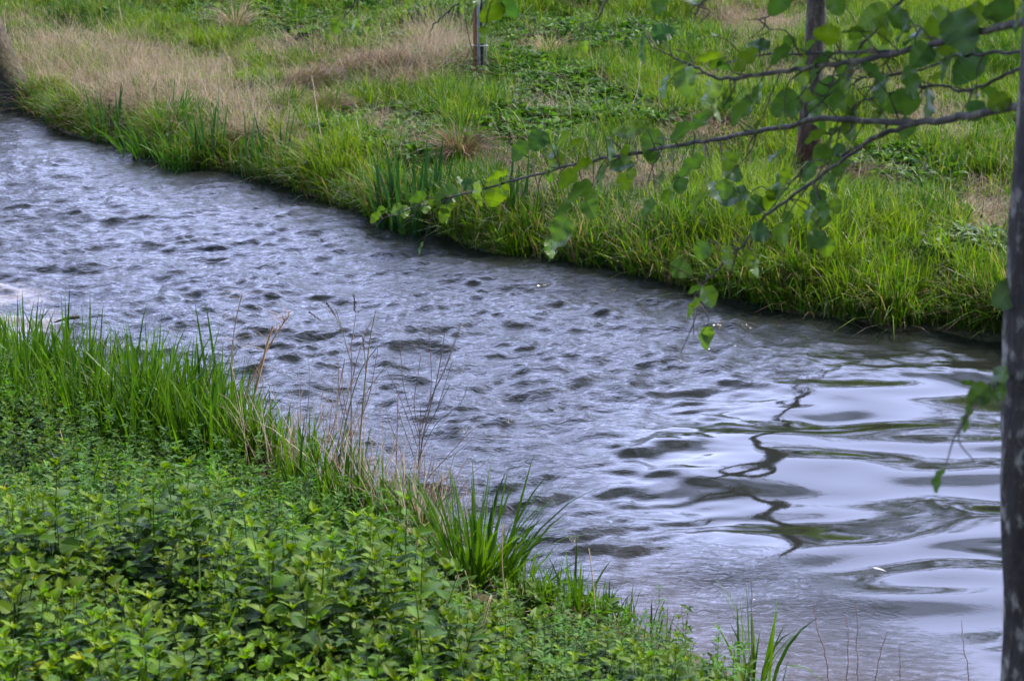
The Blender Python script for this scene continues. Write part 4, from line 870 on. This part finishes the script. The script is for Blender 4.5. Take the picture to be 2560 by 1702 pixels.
# explicit leaves: (px, py of leaf centre, size in photo pixels, tip angle deg from right, counterclockwise)
LEAVES = [(1600, 130, 95, 250, 0), (1655, 85, 60, 20, 0), (1660, 215, 70, 250, .1), (1710, 205, 80, 265, .5), (1780, 230, 85, 265, .8), (1700, 165, 70, 200, .6), (1765, 145, 70, 180, .9), (1860, 150, 100, 215, .8), (1950, 130, 65, 200, .2), (1900, 110, 60, 150, .2),
 (2070, 90, 70, 160, 1), (2040, 185, 110, 230, .3), (2085, 235, 110, 325, .1), (2035, 285, 80, 265, .2), (2000, 180, 90, 260, 1), (1960, 265, 100, 215, .3), (1850, 280, 80, 215, .3), (2050, 250, 70, 210, .5), (2180, 180, 70, 330, .1), (2200, 220, 80, 250, .2), (2250, 60, 95, 320, .2), (2190, 40, 80, 200, .7),
 (2250, 255, 120, 180, .2), (2280, 210, 110, 290, .2), (2320, 260, 90, 270, .4), (2300, 140, 75, 230, .2), (2370, 120, 120, 260, 1), (2400, 90, 140, 290, .2), (2420, 170, 130, 250, .1), (2360, 180, 110, 240, .1), (2430, 40, 90, 210, .7), (2490, 30, 110, 175, .1), (2540, 60, 110, 250, .1), (2480, 240, 70, 330, .3), (2500, 255, 60, 200, .9), (2440, 250, 55, 230, .3), (2350, 60, 90, 240, .7),
 (2090, 325, 50, 20, 0), (2080, 355, 65, 290, .8), (2040, 345, 60, 200, .7), (2055, 385, 60, 250, .5), (2100, 380, 50, 340, .1), (1945, 465, 100, 250, .2), (1930, 500, 75, 290, .5), (1840, 490, 80, 190, .3), (1785, 475, 65, 280, .5), (1840, 525, 60, 200, .8), (1890, 515, 60, 230, .2), (1740, 500, 70, 215, .7),
 (1675, 490, 75, 255, .5), (1620, 525, 60, 215, .2), (1650, 450, 50, 240, .3), (1730, 410, 80, 210, .2), (1830, 430, 60, 330, .2), (1940, 390, 60, 210, .2), (1820, 400, 55, 260, .9), (2060, 520, 50, 310, .2), (2040, 535, 55, 240, .8), (2055, 555, 55, 190, .2), (2040, 600, 60, 215, .3), (2065, 615, 55, 280, .6),
 (1700, 672, 60, 340, .5), (1755, 625, 55, 230, .3), (1820, 640, 60, 260, .8), (1900, 580, 60, 350, .1), (1770, 740, 60, 300, .6), (1735, 765, 60, 220, .8), (1740, 725, 40, 200, .3),
 (1630, 355, 80, 235, .4), (1700, 330, 70, 200, .2), (1750, 300, 70, 60, .2), (1560, 330, 55, 160, .8), (1590, 320, 50, 190, .9), (1520, 370, 70, 280, .3), (1470, 370, 60, 250, .5), (1400, 350, 60, 200, .8), (1345, 350, 60, 240, .2), (1385, 375, 50, 270, .4), (1440, 355, 50, 180, .9), (1300, 375, 60, 220, .2), (1390, 400, 50, 210, .9),
 (1500, 440, 70, 235, .4), (1460, 415, 55, 200, .9), (1420, 445, 60, 210, .8), (1450, 475, 80, 200, .3), (1405, 525, 55, 190, .2), (1475, 520, 55, 300, .4), (1405, 570, 70, 240, .4), (1400, 595, 75, 200, .5), (1375, 620, 50, 270, .7), (1550, 410, 60, 30, .4),
 (1245, 440, 60, 190, .9), (1250, 462, 45, 260, .4), (1240, 480, 75, 260, .95), (1195, 480, 65, 260, .95), (1170, 462, 40, 350, .1), (1150, 450, 35, 100, .5), (1115, 490, 75, 210, .3), (1115, 515, 55, 250, .9), (1040, 495, 60, 190, .3), (1065, 520, 45, 270, .9), (990, 525, 45, 200, .5), (1010, 530, 40, 250, .8), (935, 545, 40, 215, .7),
 (1232, 25, 72, 190, 1), (1265, 20, 70, 330, 0), (1216, 80, 62, 240, .8), (1155, 10, 70, 250, 1), (842, 70, 50, 250, .6), (1650, 5, 60, 250, .2), (1950, 5, 70, 250, .2), (2090, 10, 60, 300, .3),
 (2515, 740, 110, 215, .4), (2500, 950, 90, 250, .5), (2450, 985, 70, 220, .5), (2420, 1040, 80, 250, .5), (2415, 955, 40, 150, .4), (2480, 985, 60, 300, .5)]
allpts = []; keys = [k_ for k_ in BRP if not k_.startswith('L')]
for k_ in keys:
    for i, q in enumerate(BRP[k_][0]): allpts.append((k_, i, q))
AX, AY, AD = topix(np.array([q for _, _, q in allpts]))
LG = {k_: ([], Geo()) for k_ in keys}
for (lx_, ly_, szp, ang, tone) in LEAVES:
    a = math.radians(ang); bxp = lx_ - math.cos(a) * szp * .45; byp = ly_ + math.sin(a) * szp * .45
    dd = np.hypot(AX - bxp, AY - byp); j = int(np.argmin(dd)); k_, i_, q = allpts[j]; dep = AD[j] + random.uniform(-.12, .12)
    pb = at(bxp, byp, dep); tipd = (RT * math.cos(a) + UP * math.sin(a)) + FW * random.uniform(-.55, .35)
    leaf_at(LG[k_][1], pb, tipd, szp / F * dep * ((1.0 if lx_ > 1150 else .82) if szp < 95 else .82), tone * .92, random.uniform(.7, 1.5) * random.choice((-1, 1)) * .8 if True else None)
    mid = (q + pb) / 2 + UP * .01 * random.uniform(-1, 1) * (dd[j] / 60) + np.array([0, 0, .012]) * min(2, dd[j] / 60)
    s3 = spline([q, mid, pb], 4); LG[k_][0].append(tube(s3, np.linspace(.0018, .0010, len(s3)), 4, (.9, .75, .6), False))
# automatic side twigs with a few leaves
for k_ in keys:
    Q, ra, rb = BRP[k_]; n_ = {'A': 44, 'B': 15, 'C': 24, 'G': 16, 'E': 12, 'D': 8, 'H': 8, 'K': 6}.get(k_, 2)
    for i in range(n_):
        j = random.randint(int(len(Q) * .22), len(Q) - 2); q = Q[j]; sg_ = random.choice((-1, 1)); back = Q[min(j + 2, len(Q) - 1)] - Q[max(j - 1, 0)]; back /= np.linalg.norm(back) + 1e-9
        d = back * random.uniform(.6, 1.1) + UP * sg_ * random.uniform(.3, .8) + FW * random.uniform(-.6, .6); d /= np.linalg.norm(d); ln = random.uniform(.04, .15) * (.35 if k_ in 'VWMNOPRTU' else 1)
        pts = [q, q + d * ln * .5 + RNG.normal(0, .01, 3), q + d * ln + RNG.normal(0, .015, 3) + np.array([0, 0, -.02])]; s3 = spline(pts, 4)
        LG[k_][0].append(tube(s3, np.linspace(.0022, .0010, len(s3)), 4, (.9, .8, .7), False))
        if random.random() < .4:
            for q2 in range(random.randint(1, 2)):
                e = s3[-1 - q2 * 2]; td = d + np.array([random.uniform(-.5, .5), random.uniform(-.5, .5), random.uniform(-1.3, -.3)]); leaf_at(LG[k_][1], e, td, random.uniform(.03, .055))
for key, (Q, ra, rb) in BRP.items():
    g_ = Geo(); rr_ = np.linspace(1, 0, len(Q)) ** .8 * (ra - rb) + rb; rr_ *= .82; rr_ *= RNG.uniform(.93, 1.08, len(Q)); g_.add(*tube(Q, rr_, 8, (1, 1, 1), True)); br = g_.build('branch', M_branch, rt, True)
    if key in LG:
        if LG[key][1].n:
            V, L, C, K = LG[key][1].arr(); mesh('foliage', V - TB, L, C, M_treeleaf, K, False, br)
        for (V, L, C, K) in LG[key][0]: mesh('twig', V - TB, L, C, M_branch, K, True, br)
# crown above the frame
rc = random.Random(3); tips = []
for i in range(26):
    gl = Geo()
    t = rc.uniform(.42, .97); k_ = int(t * (len(Q0 := spline(tp, 8)) - 1)); p = Q0[k_]; a = rc.uniform(0, 6.28)
    if math.sin(a) > .55 and t < .7: a += math.pi
    ln = rc.uniform(1.2, 2.6) * (1.25 - .6 * t); d = np.array([math.cos(a), math.sin(a), rc.uniform(.25, .8)]); pts = [p]
    if i % 2 == 0:
        k_ = int(rc.uniform(.40, .6) * (len(Q0) - 1)); p = Q0[k_]; pts = [p]; tgt = np.array([rc.uniform(.6, 2.8), rc.uniform(4.9, 6.4), rc.uniform(3.9, 5.2)]); d = tgt - p; ln = float(np.linalg.norm(d)) * 1.1; d /= np.linalg.norm(d)
    for j in range(5): d = d + np.array([rc.uniform(-.2, .2), rc.uniform(-.2, .2), rc.uniform(-.12, .1)]); d /= np.linalg.norm(d); pts.append(pts[-1] + d * ln / 5)
    L_ = spline(pts, 3); gl.add(*tube(L_, np.linspace(.022, .004, len(L_)), 6, (1, 1, 1), False))
    for j in range(9):
        q = L_[rc.randint(4, len(L_) - 1)]; d2 = np.array([rc.uniform(-1, 1), rc.uniform(-1, 1), rc.uniform(-.5, .5)]); d2 /= np.linalg.norm(d2); l2 = rc.uniform(.25, .6); s3 = spline([q, q + d2 * l2 * .5, q + d2 * l2 - np.array([0, 0, .06])], 3)
        gl.add(*tube(s3, np.linspace(.005, .0015, len(s3)), 4, (1, 1, 1), False)); tips += list(s3[2:])
    gl.build('limb', M_branch, rt, True)
n_ = 21500; ti = RNG.integers(0, len(tips), n_); pos = np.array(tips)[ti] + RNG.normal(0, .07, (n_, 3))
qx_, qy_, _ = topix(pos); vis = (qx_ > -80) & (qx_ < 2640) & (qy_ > -60) & (qy_ < 1760) & (pos[:, 1] > .5); pos = pos[~vis]; n_ = len(pos)
R3 = np.stack([rot_to((rc.uniform(-1, 1), rc.uniform(-1, 1), rc.uniform(-1.2, .1)), rc.uniform(-1, 1)) for _ in range(n_)])
gf = Geo(); gf.add(*bake(leafT(1, .8, 0, .2, .3, 4, (1, 1, 1)), pos, R3, RNG.uniform(.045, .08, n_), np.array([.06, .13, .02])[None] * RNG.uniform(.6, 1.4, (n_, 1)))); gf.build('foliage', M_treeleaf, rt)

# ------------------------------------------------------------------ distant wood behind the meadow (seen in the water)
n_ = 30000; wxx = RNG.uniform(-75, 75, n_); rowd = 52 + RNG.uniform(0, 12, n_) ; hh = 5 + 22 * np.clip(fbm(wxx, wxx * 0, 8, 80) - .3, 0, 1) + 3 * fbm(wxx, wxx * 0, 2, 81) + 8 * np.exp(-((wxx - 11) / 3.5) ** 2)
pos = np.stack([wxx, rowd, RNG.random(n_) ** .8 * hh + 1.0], -1); R3 = np.stack([rot_to((random.uniform(-1, 1), random.uniform(-1, 1), random.uniform(-1, 1)), random.uniform(-2, 2)) for _ in range(n_)])
gf = Geo(); gf.add(*bake(leafT(1, .9, 0, .2, .3, 2, (1, 1, 1)), pos, R3, RNG.uniform(.4, 1.1, n_), np.array([.05, .085, .018])[None] * RNG.uniform(.5, 1.4, (n_, 1))))
ob = gf.build('distant_wood', M_treeleaf); tag(ob, 'low green wood beyond the far meadow', 'wood', kind='stuff')
